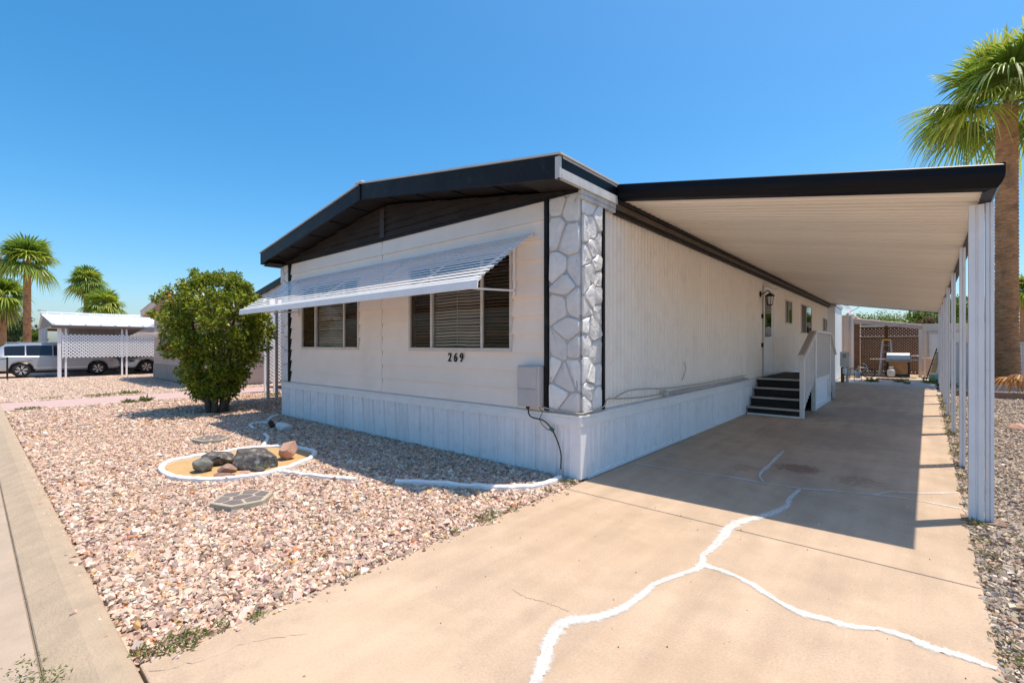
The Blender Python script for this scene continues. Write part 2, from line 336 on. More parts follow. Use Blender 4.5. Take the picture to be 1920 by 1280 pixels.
# filled cracks (thin troweled filler standing a little proud)
CR = dict(
 main=([(1.6,-3.35),(1.57,-3.05),(1.54,-2.79),(1.48,-2.64),(1.41,-2.48),(1.39,-2.33),(1.49,-2.18),(1.55,-2.04),(1.58,-1.83),(1.59,-1.62),(1.65,-1.43),(1.72,-1.23),(1.71,-1.12),(1.68,-1.02),(1.69,-.87),(1.69,-.62),(1.67,-.34),(1.73,-.09),(1.84,.17),(1.92,.51),(1.90,.79),(1.92,1.19)], .088),
 branch=([(1.73,-1.17),(1.87,-1.17),(2.01,-1.21),(2.15,-1.3),(2.31,-1.39),(2.43,-1.38),(2.57,-1.36),(2.68,-1.3),(2.79,-1.29),(2.89,-1.32),(2.99,-1.31),(3.11,-1.33)], .062),
 across=([(.13,1.08),(.41,1.09),(.84,1.14),(1.18,1.2),(1.57,1.2),(1.91,1.23),(2.18,1.36),(2.52,1.47),(2.76,1.53),(3.14,1.5)], .048),
 fork=([(2.52,1.47),(2.64,1.71),(2.84,1.82),(3.15,2.1)], .04),
 upper=([(1.56,1.25),(1.47,1.53),(1.45,1.99),(1.42,3.1)], .05))
for k, (P, w) in CR.items():
    pts = smooth_open(P, 14); n = len(pts); mb = MB(); vs = []; z = .0045 + .0008*list(CR).index(k)
    wl_ = RNG.normal(0, 1, n); wl_ = np.convolve(wl_, np.ones(3)/1.7, 'same'); wr_ = np.convolve(RNG.normal(0, 1, n), np.ones(3)/1.7, 'same')
    big = np.interp(np.arange(n), np.linspace(0, n, 14), RNG.uniform(.45, 1.25, 14))
    for i, p in enumerate(pts):
        q0 = np.array(pts[max(i-1, 0)]); q1 = np.array(pts[min(i+1, n-1)]); d = q1-q0; d /= np.linalg.norm(d)+1e-9; nr = np.array([-d[1], d[0]])
        hw = w*.66*big[i]; j = RNG.normal(0, .006)
        a = np.array(p)+nr*(hw*(1+.22*wl_[i])+j); b = np.array(p)-nr*(hw*(1+.22*wr_[i]))
        m1 = np.array(p)+nr*hw*.45; m2 = np.array(p)-nr*hw*.45
        vs += [(a[0],a[1],.0008),(m1[0],m1[1],z),(m2[0],m2[1],z+.001),(b[0],b[1],.0008)]
    fs = [(4*i+j, 4*i+j+1, 4*i+5+j, 4*i+4+j) for i in range(n-1) for j in range(3)]
    mb.add(vs, fs); o = mb.build('crack_filler', patch_m, drive); ta = o.data.attributes.new('tone', 'FLOAT_COLOR', 'POINT'); ta.data.foreach_set('color', np.tile(np.array([1,1,1,1, .42,0,0,1, .42,0,0,1, 1,1,1,1], np.float32), n))
for P, w in (([(.95,-2.25),(1.05,-2.27),(1.12,-2.26),(1.2,-2.24),(1.25,-2.23),(1.36,-2.23)], .004), ([(.16,-3.9),(.25,-3.72),(.28,-3.5),(.42,-3.3)], .004)):
    pts = smooth_open(P, 8); mb = MB(); vs = []
    for i, p in enumerate(pts):
        j = RNG.normal(0, .006, 2); ww = w*.55*RNG.uniform(.3, 1.); vs += [(p[0]+j[0], p[1]+j[1]+ww, .0012), (p[0]+j[0], p[1]+j[1]-ww, .0012)]
    mb.add(vs, [(2*i, 2*i+1, 2*i+3, 2*i+2) for i in range(len(pts)-1)]); mb.build('hairline_crack', mat('crack_dark', (.22, .155, .11), .9), drive)
# ------------------------------------------------------------------ the mobile home
home = thing('mobile_home', 'white mobile home with black gable fascia, slatted awning and number 269', 'house', (-3.75, 9.8, 0))
W = 7.5; LEN = 19.6
MB().box(-W+.06, -.06, .125, LEN-.06, .02, 3.18).build('wall_core', dark_in, home)
MB().box(-W+.03, -W+.055, .45, LEN, .02, 3.2).build('side_wall', rib_m, home)
MB().box(-W+.03, -.03, LEN-.05, LEN, .02, 3.2).build('rear_wall', rib_m, home)
MB().box(-W+.02, -7.3, .4, .43, .03, 3.18).build('wall_return', white, home)
# front lap siding
WIN = [(-3.05, -.98, 1.45, 2.64), (-6.6, -4.48, 1.45, 2.64)]
Z0, PIT, NR = .735, .2235, 11
def lap(mb, x0, x1, z0, z1, zb, zt, y=-.004):    # one lapped piece between z0..z1 of the course zb..zt, proud at its foot
    def yy(z): return y - .028*(1-(z-zb)/(zt-zb))
    mb.add([(x0,yy(z0),z0),(x1,yy(z0),z0),(x1,yy(z1),z1),(x0,yy(z1),z1),(x0,.1,z0),(x1,.1,z0),(x1,.1,z1),(x0,.1,z1)], [(0,1,2,3),(1,5,6,2),(4,0,3,7),(0,4,5,1),(3,2,6,7)])
for cx0, cx1 in ((-7.1, -3.795), (-3.785, -.455)):
    for r in range(NR):
        zb = Z0+r*PIT; zt = zb+PIT; mb = MB(); w = [q for q in WIN if q[0] > cx0 and q[1] < cx1][0]
        lo, hi = max(zb, w[2]), min(zt, w[3])
        if hi <= lo: parts = [(cx0, cx1, zb, zt)]
        else:
            parts = [(cx0, w[0], zb, zt), (w[1], cx1, zb, zt)]
            if lo > zb: parts.append((w[0], w[1], zb, lo))
            if hi < zt: parts.append((w[0], w[1], hi, zt))
        for q in parts: mb = MB(); lap(mb, *q, zb, zt); mb.build('siding_board', board_m, home)
MB().box(-3.797, -3.783, -.012, .1, .735, 3.19).build('siding_seam', mat('seam_grey', (.45, .42, .4), .6), home)
# front windows
def front_window(x0, x1, z0, z1, m1, m2, label=None):
    f = MB(); t = .045
    f.box(x0-.01, x1+.01, -.045, .0, z0-.035, z0+.012).box(x0-.01, x1+.01, -.04, .0, z1-.012, z1+.03).box(x0-.01, x0+.028, -.04, .06, z0+.012, z1-.012).box(x1-.028, x1+.01, -.04, .06, z0+.012, z1-.012)
    w = f.build('window', alum, home, bevel=.004)
    if label: w['label'] = label
    for xm in (m1, m2): MB().box(xm-.02, xm+.02, -.03, .02, z0+.012, z1-.012).build('mullion', alum, w)
    for a, b, side in ((x0+.028, m1-.02, 1), (m1+.02, m2-.02, 0), (m2+.02, x1-.028, 1)):
        yp = -.012 if side else .0; mb = MB(); mb.add([(a,yp,z0+.012),(b,yp,z0+.012),(b,yp,z1-.012),(a,yp,z1-.012)], [(0,1,2,3)]); mb.build('pane', pane_m, w)
        if side:
            mb = MB(); mb.add([(a,-.004,z0+.012),(b,-.004,z0+.012),(b,-.004,z1-.012),(a,-.004,z1-.012)], [(0,1,2,3)])
            mb.build('insect_screen', scr_mat, w)
    n = int((z1-z0-.06)/.043); proto = None
    for i in range(n):
        z = z0+.05+i*.043; xa, xb = x0+.035, x1-.035
        j = 0 if (random.random() > .2) else random.uniform(-.005, .005)
        if proto is None:
            mb = MB(); ns = 10; vs = []
            for k in range(ns+1):
                x = xa+(xb-xa)*k/ns; sag = .003*math.sin(k*1.7)+.002*math.sin(k*4.1)
                vs += [(x,.022,z-.014+sag),(x,.036,z+.001+sag),(x,.046,z+.016+sag)]
            mb.add(vs, [(3*k+q, 3*k+3+q, 3*k+4+q, 3*k+1+q) for k in range(ns) for q in (0, 1)])
            proto = mb.build('blind_slat', blind_m, w); pc = ORG[proto.name].copy()
        else: place('blind_slat', proto.data, blind_m, w, pc+Vector((0, random.uniform(-.002,.002), z-(z0+.05)+j))).rotation_euler = (random.uniform(-.12,.12), random.uniform(-.004,.004), 0)
    for xc in (x0+.25*(x1-x0), x0+.5*(x1-x0), x0+.75*(x1-x0)):
        MB().box(xc-.003, xc+.003, .014, .017, z0+.03, z1-.03).build('blind_cord', blind_m, w)
    MB().box(x0+.02, x1-.02, .118, .121, z0-.02, z1+.02).build('unlit_room_sheet', dark_in, w)  # dark sheet painted in place of the unlit room behind the blinds
scr_mat = glass_mat('insect_screen', (.50, .42, .34), 0, 0)
scr_mat.node_tree.nodes['Fresnel'].inputs[0].default_value = 1.01
front_window(*WIN[0], -2.53, -1.5, 'wide front window with closed blinds beside the stone corner')
front_window(*WIN[1], -6.04, -4.97, 'front window with tilted blinds nearer the leafy tree')
# house number 2 6 9
def glyph(ch, x, z, size, name, m, parent):
    cu = bpy.data.curves.new(name, 'FONT'); cu.body = ch; cu.size = size; cu.extrude = .006; cu.shear = .08; cu.offset = .0012
    t = bpy.data.objects.new(name, cu); COL.objects.link(t); dg = bpy.context.evaluated_depsgraph_get(); me = bpy.data.meshes.new_from_object(t.evaluated_get(dg))
    bpy.data.objects.remove(t)
    co = np.empty(len(me.vertices)*3); me.vertices.foreach_get('co', co); co = co.reshape(-1, 3); co = np.c_[co[:,0]*.86, -co[:,2], co[:,1]]; me.vertices.foreach_set('co', co.astype(np.float32).ravel()); me.update()
    me.materials.clear(); return place(name, me, m, parent, (x, -.032, z))
for ch, x in (('2', -2.16), ('6', -2.04), ('9', -1.92)): glyph(ch, x, 1.27, .17, 'house_number', black, home)
# stone veneer corners
def veneer_panel(u0, u1, z0, z1, fn, seed, nrow, jit=.6):
    r = np.random.default_rng(seed); pts = []; z = z0
    for _ in range(nrow):          # best-candidate spread: uneven, interlocking stones
        cand = [(r.uniform(u0+.03, u1-.03), r.uniform(z0+.03, z1-.03)) for _ in range(14)]
        pts.append(max(cand, key=lambda c: min([math.hypot((c[0]-p[0])*jit, c[1]-p[1]) for p in pts] or [1.])))
    mb = MB(); mb.add([fn(u0,z0,-.012),fn(u1,z0,-.012),fn(u1,z1,-.012),fn(u0,z1,-.012)], [(0,1,2,3)]); mb.build('veneer_backing', joint_shade, home)
    for c in voronoi(pts, (u0, u1, z0, z1)):
        p = inset(c, .007) if len(c) > 2 else None
        if not p or len(p) < 3: continue
        q0 = p
        # round the outline: cut corners
        for _ in range(1):
            nn = []
            for i in range(len(p)):
                a, b = p[i], p[(i+1) % len(p)]; t = .15; nn += [(a[0]+(b[0]-a[0])*t, a[1]+(b[1]-a[1])*t), (a[0]+(b[0]-a[0])*(1-t), a[1]+(b[1]-a[1])*(1-t))]
            p = nn
        p2 = inset(p, .014); p3 = inset(p, .04) or p2
        cx = sum(a for a, b in p)/len(p); cz = sum(b for a, b in p)/len(p); h = r.uniform(.018, .040)
        def ring(f, hh, jt): return [fn(cx+(a-cx)*f, cz+(b-cz)*f, -hh+r.normal(0, jt)) for a, b in p]
        n = len(p); mb = MB(); tx, tz = r.normal(0, .02, 2)
        vs = ring(1, -.011, 0)+ring(.985, h*.6, .0015)+ring(.92, h, .004)+ring(.55, h+.002, .006)+[fn(cx, cz, -h-.005)]
        fs = [(k*n+i, k*n+(i+1) % n, (k+1)*n+(i+1) % n, (k+1)*n+i) for k in range(3) for i in range(n)]+[(3*n+i, 3*n+(i+1) % n, 4*n) for i in range(n)]
        mb.add(vs, fs); o = mb.build('veneer_stone', veneer, home, smooth=True)
        try: o.data.set_sharp_from_angle(angle=math.radians(38))
        except Exception: pass
# depth argument: negative = outward from the wall plane
veneer_panel(-.395, .03, .735, 3.19, lambda u, z, d: (u, -.02+d, z), 5, 17, 1.25)
veneer_panel(-.012, .425, .735, 3.17, lambda u, z, d: (.02-d, u, z), 8, 25, 1.25)
veneer_panel(-7.54, -7.17, .735, 3.19, lambda u, z, d: (u, -.02+d, z), 15, 16, 1.25)
MB().box(-.40, -.0, -.02, .1, .735, 3.2).build('corner_backing', joint_shade, home)
MB().box(-.05, .02, .0, .43, .735, 3.17).build('corner_backing', joint_shade, home)
MB().box(-7.54, -7.17, -.02, .1, .735, 3.2).build('corner_backing', joint_shade, home)
for a, b in ((-.452, -.403), (-7.16, -7.105)): MB().box(a, b, -.058, .09, .74, 3.195).build('corner_trim', black, home)
MB().box(-.03, .055, .432, .47, .74, 3.18).build('corner_trim', black, home)
# ribbed side wall: fluted sheet with door and windows mounted on it
mb = MB(); prof = []; y = .472
while y < LEN:
    prof += [(y, .0), (y+.030, .0), (y+.042, .014), (y+.062, .014), (y+.074, .0)]; y += .098
n = len(prof); vs = [(x, yy, .74) for yy, x in prof]+[(x, yy, 3.26) for yy, x in prof]
mb.add(vs, [(i, i+1, n+i+1, n+i) for i in range(n-1)]); mb.build('ribbed_wall', rib_m, home)
# skirting panels
def skirt_panel(mb, fn, u0, u1, zt, lean=0.):
    w = u1-u0; pr = [(0,0),(.12,0),(.17,.010),(.30,.010),(.35,0),(.46,0),(.50,.010),(.56,.010),(.60,0),(.86,0),(.90,.014),(.96,.014),(1,-.004)]
    a = [fn(u0+w*p+lean, -d*1.7, .012) for p, d in pr]; b = [fn(u0+w*p, -d*1.7, zt) for p, d in pr]; n = len(pr)
    mb.add(a+b, [(i, i+1, n+i+1, n+i) for i in range(n-1)])
x = -W+.01; k = 0
while x < -.1:
    w = min(.31, -.09-x); mb = MB(); ln = random.uniform(-.006, .006)
    if -4.9 < x < -3.2: ln = .05
    skirt_panel(mb, lambda u, d, z: (u, -.012+d, z), x, x+w, .62, ln); mb.build('skirt_panel', skirt_m, home); x += w+.003
y = .1
while y < LEN-.3:
    mb = MB(); skirt_panel(mb, lambda u, d, z: (.012-d, u, z), y, y+.31, .62, random.uniform(-.006,.006)); mb.build('skirt_panel', skirt_m, home); y += .313
MB().box(-7.45, -.1, -.008, .06, -.03, .61).build('skirt_backing', skirt_m, home); MB().box(-.06, .006, .12, LEN-.1, -.03, .61).build('skirt_backing', skirt_m, home)
MB().box(-.115, .03, -.03, .12, .005, .615).build('skirt_corner', skirt_m, home, bevel=.006)
MB().box(-7.53, -7.47, -.03, .12, .005, .615).build('skirt_corner', skirt_m, home, bevel=.006)
MB().box(.012, .034, .125, LEN, -.01, .024).build('skirt_foot', trim_w, home)
# ledge trim above the skirting
def ledge(mb, fn, a0, a1): mb.prism([(.02,.60),(-.042,.595),(-.042,.678),(-.034,.684),(-.034,.694),(-.048,.698),(-.048,.712),(.02,.738)], fn, a0, a1)
mb = MB(); ledge(mb, lambda u, v, a: (a, u, v), -7.54, .0); mb.build('ledge_trim', trim_w, home)
mb = MB(); ledge(mb, lambda u, v, a: (-u, a, v), .0, LEN); mb.build('ledge_trim', trim_w, home)
MB().box(-.0, .05, -.05, -.0005, .594, .714).build('ledge_corner', trim_w, home, bevel=.008)
# gable, roof, fascia
RX = -3.70; ZE, ZR = 3.43, 3.99          # top of fascia at the eave and at the ridge
XR_, XL_ = .085, -7.64
def ztop(x): return ZE+(ZR-ZE)*(1-abs(x-RX)/(XR_-RX if x > RX else RX-XL_))
def yfr(x): return -.52+.10*(XR_-x)/(XR_-XL_)
FH = .235
MB().box(-W, -.0, -.03, .09, 3.192, 3.235).build('gable_trim', black, home)
z = 3.235
while z < 3.85:
    for sgn in (-1, 1):
        # board from the ridge line to where it meets the roof
        def xe(zz): t = (zz+FH-.02-ZE)/(ZR-ZE); return (XR_-.14 if sgn > 0 else XL_+.14)+((RX)-(XR_-.14 if sgn > 0 else XL_+.14))*max(0, t)
        xa0, xa1 = xe(z), xe(z+.105); xm = RX+.012*sgn
        if sgn*(xa1-xm) < .05: continue
        mb = MB(); vs = [(xm,-.055,z),(xa0,-.055,z),(xa1,-.01,z+.105),(xm,-.01,z+.105),(xm,.08,z),(xa0,.08,z),(xa1,.08,z+.105),(xm,.08,z+.105)]
        fs = [(0,1,2,3),(0,4,5,1),(1,5,6,2)]
        if sgn < 0: fs = [f[::-1] for f in fs]
        mb.add(vs, fs); mb.build('gable_board', brown, home)
    z += .105
MB().box(RX-.1, RX+.02, -.056, -.02, 3.24, 3.7).build('gable_seam', brown, home)
mb = MB(); mb.add([(XL_+.1,.085,3.2),(XR_-.1,.085,3.2),(RX,.085,3.75)], [(0,1,2)]); mb.build('gable_back', brown, home)
for xa, nm in ((XR_, 'r'), (XL_, 'l')):
    # fascia board
    mb = MB(); a = (xa, yfr(xa)); b = (RX, yfr(RX))
    vs = []
    for (xx, yy) in (a, b):
        zt = ztop(xx); vs += [(xx,yy,zt-FH),(xx,yy,zt),(xx,yy+.035,zt),(xx,yy+.035,zt-FH),(xx,yy+.006,zt-FH*.5)]
    f = [(0,1,6,5),(1,2,7,6),(2,3,8,7),(3,0,5,8),(0,3,2,1),(5,6,7,8)]
    mb.add(vs, f if nm == 'l' else [q[::-1] for q in f]); mb.build('fascia_board', black, home)
    # soffit under the overhang and roof sheet on top
    mb = MB(); zs = .17
    mb.add([(xa,yfr(xa)+.036,ztop(xa)-zs),(RX,yfr(RX)+.036,ztop(RX)-zs),(RX,.1,ztop(RX)-zs),(xa,.1,ztop(xa)-zs)], [(0,1,2,3)]); mb.build('soffit', soffit_m, home)
    mb = MB(); e = .03 if nm == 'r' else -.03
    lo = [(xa+e,yfr(xa)-.015,ztop(xa)+.002),(RX,yfr(RX)-.015,ztop(RX)+.006),(RX,LEN+.3,ztop(RX)+.006),(xa+e,LEN+.3,ztop(xa)+.002)]
    mb.add(lo+[(p[0],p[1],p[2]+.02) for p in lo], [(0,3,2,1),(4,5,6,7),(0,1,5,4),(1,2,6,5),(2,3,7,6),(3,0,4,7)]); mb.build('roof_sheet', roof_m, home)
    for yb in np.arange(0, 3): pass
    # rafter ribs seen under the overhang
    for t in (.12, .3, .5, .7, .88):
        xx = xa+(RX-xa)*t
        MB().beam((xx,yfr(xx)+.04,ztop(xx)-zs-.012), (xx,.08,ztop(xx)-zs-.012), .03, .02).build('soffit_rib', soffit_m, home)
MB().box(RX-.16, RX+.05, yfr(RX)-.012, yfr(RX)+.5, ZR+.028, ZR+.055).build('ridge_cap', mat('ridge_metal', (.6, .6, .6), .4, .2, 6), home, bevel=.006)
MB().box(RX-.02, RX+.02, yfr(RX)-.02, yfr(RX), ZR-FH-.005, ZR+.004).build('ridge_joint', black, home)
# right eave
MB().box(.05, .087, -.483, LEN, 3.305, 3.418).build('eave_fascia', black2, home)
MB().box(.088, .096, -.46, LEN, 3.41, 3.43).build('drip_edge', roof_m, home)
MB().box(.035, .092, -.52, -.485, 3.20, 3.42).build('fascia_end', weath, home)
MB().box(.05, .098, -.484, .70, 3.202, 3.248).build('eave_trim', weath, home); MB().box(.05, .092, -.484, .70, 3.251, 3.302).build('eave_trim', weath, home)
MB().box(.02, .068, -.06, .70, 3.105, 3.15).build('eave_trim', weath, home); MB().box(.02, .074, -.06, .70, 3.154, 3.2).build('eave_trim', weath, home)
mb = MB(); mb.add([(.05,-.48,3.21),(.05,.1,3.21),(-.5,.1,3.29),(-.5,-.48,3.29)], [(0,1,2,3)]); mb.build('eave_soffit', soffit_m, home)
MB().box(XL_, XL_+.035, yfr(XL_)+.04, LEN, ztop(XL_)-FH, ztop(XL_)-.01).build('eave_fascia', black, home)
mb = MB(); mb.add([(XL_+.03,yfr(XL_)+.04,3.16),(XL_+.03,LEN,3.16),(-7.3,LEN,3.2),(-7.3,yfr(XL_)+.04,3.2)], [(0,1,2,3)]); mb.build('eave_soffit', soffit_m, home)
# slatted awning
aw = MB().beam((-6.95,-.06,2.815), (-.62,-.06,2.815), .03, .05).build('awning', trim_w, home)
aw['label'] = 'white slatted awning over both front windows'
P0 = Vector((0,-.09,2.80)); P1 = Vector((0,-1.0,2.165)); NS = 15
awn = mat('awning_slat', (.78, .77, .76), .45, .06, 3, rnd=.06)
sl0 = None
for i in range(NS):
    p = P0.lerp(P1, i/(NS-1)); mb = MB()
    if sl0 is None:
        mb.prism([(-.042,-.011),(-.027,.007),(.020,.0195),(.020,.0225),(-.029,.011),(-.046,-.010)], lambda u, v, a: (a, p.y+u, p.z+v), -6.98, -.58)
        sl0 = mb.build('awning_slat', awn, aw); c0 = ORG[sl0.name]-p
    else: place('awning_slat', sl0.data, awn, aw, c0+p)
mb = MB(); mb.prism([(-.03,.02),(-.045,.0),(-.055,-.085),(-.04,-.088),(-.03,-.01),(.03,.03)], lambda u, v, a: (a, P1.y+u, P1.z+v), -7.0, -.56); mb.build('awning_lip', trim_w, aw)
for x in (-6.6, -5.4, -4.2, -3.0, -1.75, -.8):
    MB().beam(P0+Vector((x,.0,-.03)), P1+Vector((x,.0,-.03)), .03, .022).build('awning_rib', trim_w, aw)
for x in (-6.7, -.92): MB().beam((x,-.04,2.17), (x,-.97,2.12), .024, .02).build('awning_arm', trim_w, aw); MB().box(x-.012, x+.012, -.055, -.035, 2.1, 2.8).build('awning_bracket', trim_w, aw)
# utility box on the front wall with its cable
ub = MB().box(-.785, -.462, -.15, -.03, .775, 1.26).build('utility_box', gray_box, home, bevel=.018, seg=3)
MB().box(-.775, -.49, -.162, -.149, .99, 1.245).build('lid', gray_box, ub, bevel=.006); MB().box(-.77, -.49, -.158, -.149, .785, .982).build('lid', gray_box, ub, bevel=.006)
for z in (.93, 1.05, 1.14): MB().lathe([(.012,0),(.02,.006),(.02,.02),(.01,.026)], 8, (-.812,-.09,z), 'x').build('knob', rubber, ub)
MB().lathe([(.022,-.03),(.022,0)], 8, (-.66,-.1,.775)).build('cable_gland', rubber, ub)
MB().tube(smooth_open([(-.66,-.1,.76),(-.6,-.12,.66),(-.42,-.09,.62),(-.3,-.075,.5),(-.21,-.07,.3),(-.205,-.07,.12),(-.21,-.07,.02)]), .008).build('cable', rubber, home, True)
MB().tube(smooth_open([(-.5,-.1,.775),(-.46,-.08,.72),(-.5,-.075,.62),(-.4,-.075,.53),(-.33,-.07,.53)]), .004).build('cable', rubber, home, True)
MB().tube([(-.34,-.08,.545),(-.3,-.085,.525)], .022, 8).build('cable_clamp', mat('clamp_green', (.06, .12, .09), .6), home)
MB().lathe([(.018,0),(.018,.07),(.022,.07),(.022,.1)], 10, (-.21,-.07,.0)).build('conduit_stub', gray_box, home)
# conduits along the side wall
tan_c = mat('cable_tan', (.42, .37, .32), .6)
MB().tube(smooth_open([(-.47,-.07,.775),(-.2,-.068,.752),(.03,-.06,.745),(.065,.03,.75),(.07,.4,.78),(.07,.5,.86),(.08,.8,.84),(.075,1.6,.80),(.07,3,.80),(.07,4.6,.79),(.07,6.4,.80)], 8), .009).build('cable', tan_c, home, True)
MB().tube(smooth_open([(.075,.6,.85),(.08,1.0,.92),(.075,1.5,.91),(.07,2.4,.86),(.068,4,.84),(.066,6.5,.845)], 8), .008).build('cable', tan_c, home, True)
MB().tube([(.075,2.3,.775),(.075,6.6,.775)], .016, 8).build('conduit', gray_box, home, True)
MB().lathe([(.05,0),(.05,.06),(.04,.075)], 12, (.055,2.15,.80), 'x').build('junction_box', gray_box, home)
MB().tube(smooth_open([(.03,3.05,1.22),(.045,3.07,1.12),(.04,3.0,1.02),(.03,2.95,.95)]), .006).build('cable', tan_c, home, True)
# door with its frame, light and lantern
dr = MB().box(.016, .03, 8.30, 9.22, .77, 2.86).build('door', mat('door_white', (.78, .75, .71), .5, .04), home)
for a, b, c, d in ((8.24, 8.30, .75, 2.93), (9.22, 9.28, .75, 2.93)): MB().box(.012, .05, a, b, c, d).build('door_frame', trim_w, dr)
MB().box(.012, .055, 8.24, 9.28, 2.87, 2.93).build('door_frame', trim_w, dr); MB().box(.012, .16, 8.2, 9.32, 2.94, 2.965).build('door_hood', trim_w, dr)
MB().box(.015, .018, 8.232, 8.24, .75, 2.93).build('door_gap', black, dr)
MB().box(.0305, .04, 8.36, 9.02, 1.72, 2.72).build('door_window', dark_in, dr); MB().box(.041, .043, 8.38, 9.0, 1.74, 2.70).build('door_pane', dark_pane, dr)  # dark panel stands in for the unlit room behind the door pane
for z in (1.7, 1.93): MB().tube([(.03,8.4,z),(.09,8.4,z),(.10,8.44,z),(.10,8.54,z)], .012, 8).build('door_handle', chrome, dr)
for z in (1.5, 2.2): MB().box(.014, .05, 8.09, 8.15, z-.05, z+.05).build('door_bell' if z < 2 else 'wall_switch', rubber, home)
ln = MB().lathe([(.07,0),(.07,.015),(.03,.03)], 12, (.014,7.98,2.72), 'x').build('wall_lantern', rubber, home)
MB().tube(smooth_open([(.03,7.98,2.72),(.1,7.98,2.74),(.17,7.98,2.79),(.22,7.98,2.76)]), .012).build('lantern_arm', rubber, ln)
MB().lathe([(.0,.09),(.03,.07),(.11,.01),(.11,.0)], 8, (.22,7.98,2.66)).build('lantern_cap', rubber, ln)
mb = MB()
for k in range(6):
    a = k*math.pi/3; mb.beam((.22+.085*math.cos(a),7.98+.085*math.sin(a),2.66), (.22+.055*math.cos(a),7.98+.055*math.sin(a),2.45), .01, .01)
mb.lathe([(.06,0),(.06,.02)], 8, (.22,7.98,2.44)).build('lantern_cage', rubber, ln); MB().lathe([(.045,0),(.07,.18)], 8, (.22,7.98,2.465)).build('lantern_glass', mat('frosted', (.7, .7, .68), .3), ln)
# side windows
def side_window(y0, y1, z0, z1, split):
    w = MB().box(.012, .04, y0, y1, z0, z0+.03).box(.012, .04, y0, y1, z1-.03, z1).box(.012, .04, y0, y0+.03, z0+.03, z1-.03).box(.012, .04, y1-.03, y1, z0+.03, z1-.03).box(.012, .038, split-.015, split+.015, z0+.03, z1-.03).build('window', alum, home)
    MB().box(.015, .018, y0+.03, y1-.03, z0+.03, z1-.03).build('unlit_room_sheet', dark_in, w)  # dark sheet in place of the unlit room behind the side window
    MB().box(.024, .026, y0+.03, split-.015, z0+.03, z1-.03).build('insect_screen', screen_m, w); MB().box(.028, .03, split+.015, y1-.03, z0+.03, z1-.03).build('pane', side_pane, w)
side_pane = glass_mat('side_pane', (.5, .5, .5), .03, .12)
side_window(10.83, 11.75, 2.12, 2.80, 11.25); side_window(13.3, 15.3, 1.88, 2.85, 14.2); side_window(18.1, 19.2, 2.05, 2.6, 18.6)
# end room that stands a little forward of the side wall
MB().box(.0, .27, LEN+.02, LEN+2.4, .0, 3.12).build('end_room', mat('end_white', (.85, .86, .87), .5, .04), home)
MB().box(-.05, .32, LEN-.02, LEN+2.4, 3.13, 3.27).build('end_fascia', weath, home)
# ------------------------------------------------------------------ carport on the right of the home
cp = thing('carport', 'white carport with ribbed ceiling and black gutter over the driveway', 'carport', (1.7, 10, 0))
Y0C, Y1C = .75, 19.55
def xo(y): return 3.262+.0165*(y-.75)
ZI, ZO = 3.27, 2.715                        # underside at the wall and at the outer gutter
pm = MB(); pw = .150
prf = [(.0,.042),(.004,.042),(.045,.0),(.092,.0),(.096,.008),(.104,.008),(.108,.0),(.118,.0),(.146,.042),(.15,.042)]
vs = []
for xx in (0, 1):
    zz = ZI if xx == 0 else ZO
    vs += [(xx, a, zz+b) for a, b in prf]
n = len(prf); pmesh = bpy.data.meshes.new('roof_pan'); pmesh.from_pydata([(v[0], v[1], v[2]-ZO) for v in vs], [], [(i, i+1, n+i+1, n+i) for i in range(n-1)]); pmesh.update(); pmesh.materials.append(pan_m)
y = Y0C+.07
while y < Y1C-.1:
    o = bpy.data.objects.new('roof_pan', pmesh); COL.objects.link(o); o.parent = cp; o.location = Vector((.10, y, ZO))-ORG[cp.name]; o.scale = (xo(y)-.10+.02, 1, 1); y += pw
mb = MB(); zt = .05
a = [(.10,Y0C+.05,ZI+.045),(xo(Y0C),Y0C+.05,ZO+.045),(xo(Y1C),Y1C,ZO+.045),(.10,Y1C,ZI+.045)]
mb.add(a+[(p[0],p[1],p[2]+zt) for p in a], [(0,3,2,1),(4,5,6,7),(0,1,5,4),(1,2,6,5),(2,3,7,6),(3,0,4,7)]); mb.build('light_block_sheet', roof_m, cp)  # unseen sheet added over the pans to block light
# gutters: front, outer side, far end
gp = [(-.075,.175),(-.085,.165),(-.085,.10),(-.08,.07),(-.064,.03),(-.046,.0),(.03,-.012),(.03,.175)]      # (outward, up)
def gut(p, q, outw, s0, s1, name='gutter', m=black2):
    p = Vector(p); q = Vector(q); ow = Vector(outw); mb = MB(); n = len(gp); vs = []
    for c, s in ((p, s0), (q, s1)):
        d = (q-p).normalized()
        for u, v in gp: vs.append(c-ow*u + d*(-u)*s + Vector((0,0,v)))
    f = [tuple(range(n-1, -1, -1)), tuple(range(n, 2*n))]+[(i, (i+1) % n, n+(i+1) % n, n+i) for i in range(n)]
    mb.add(vs, f); return mb.build(name, m, cp)
XO0 = xo(Y0C)
gut((.10,Y0C+.02,ZI), (XO0,Y0C+.02,ZO+.0), (0,-1,0), 0, 1)
gut((XO0,Y0C+.02,ZO), (xo(Y1C),Y1C,ZO), (1,0,0), -1, 0)
MB().beam((.1,Y1C+.01,ZI+.05), (xo(Y1C),Y1C+.01,ZO+.05), .05, .14).build('end_fascia', black2, cp)
MB().box(.05, .098, .705, Y1C, 3.14, 3.21).build('ledger', mat('ledger_brown', (.10, .075, .055), .55, .3, 4), cp); MB().box(.05, .12, .705, Y1C, 3.212, 3.26).build('ledger', black, cp); MB().box(.03, .075, .705, Y1C, 3.09, 3.137).build('ledger', black, cp)
post_m = mat('post_white', (.80, .78, .78), .42, .05, 4, stain=((.5, .46, .42), 9, .6, .8, .3))
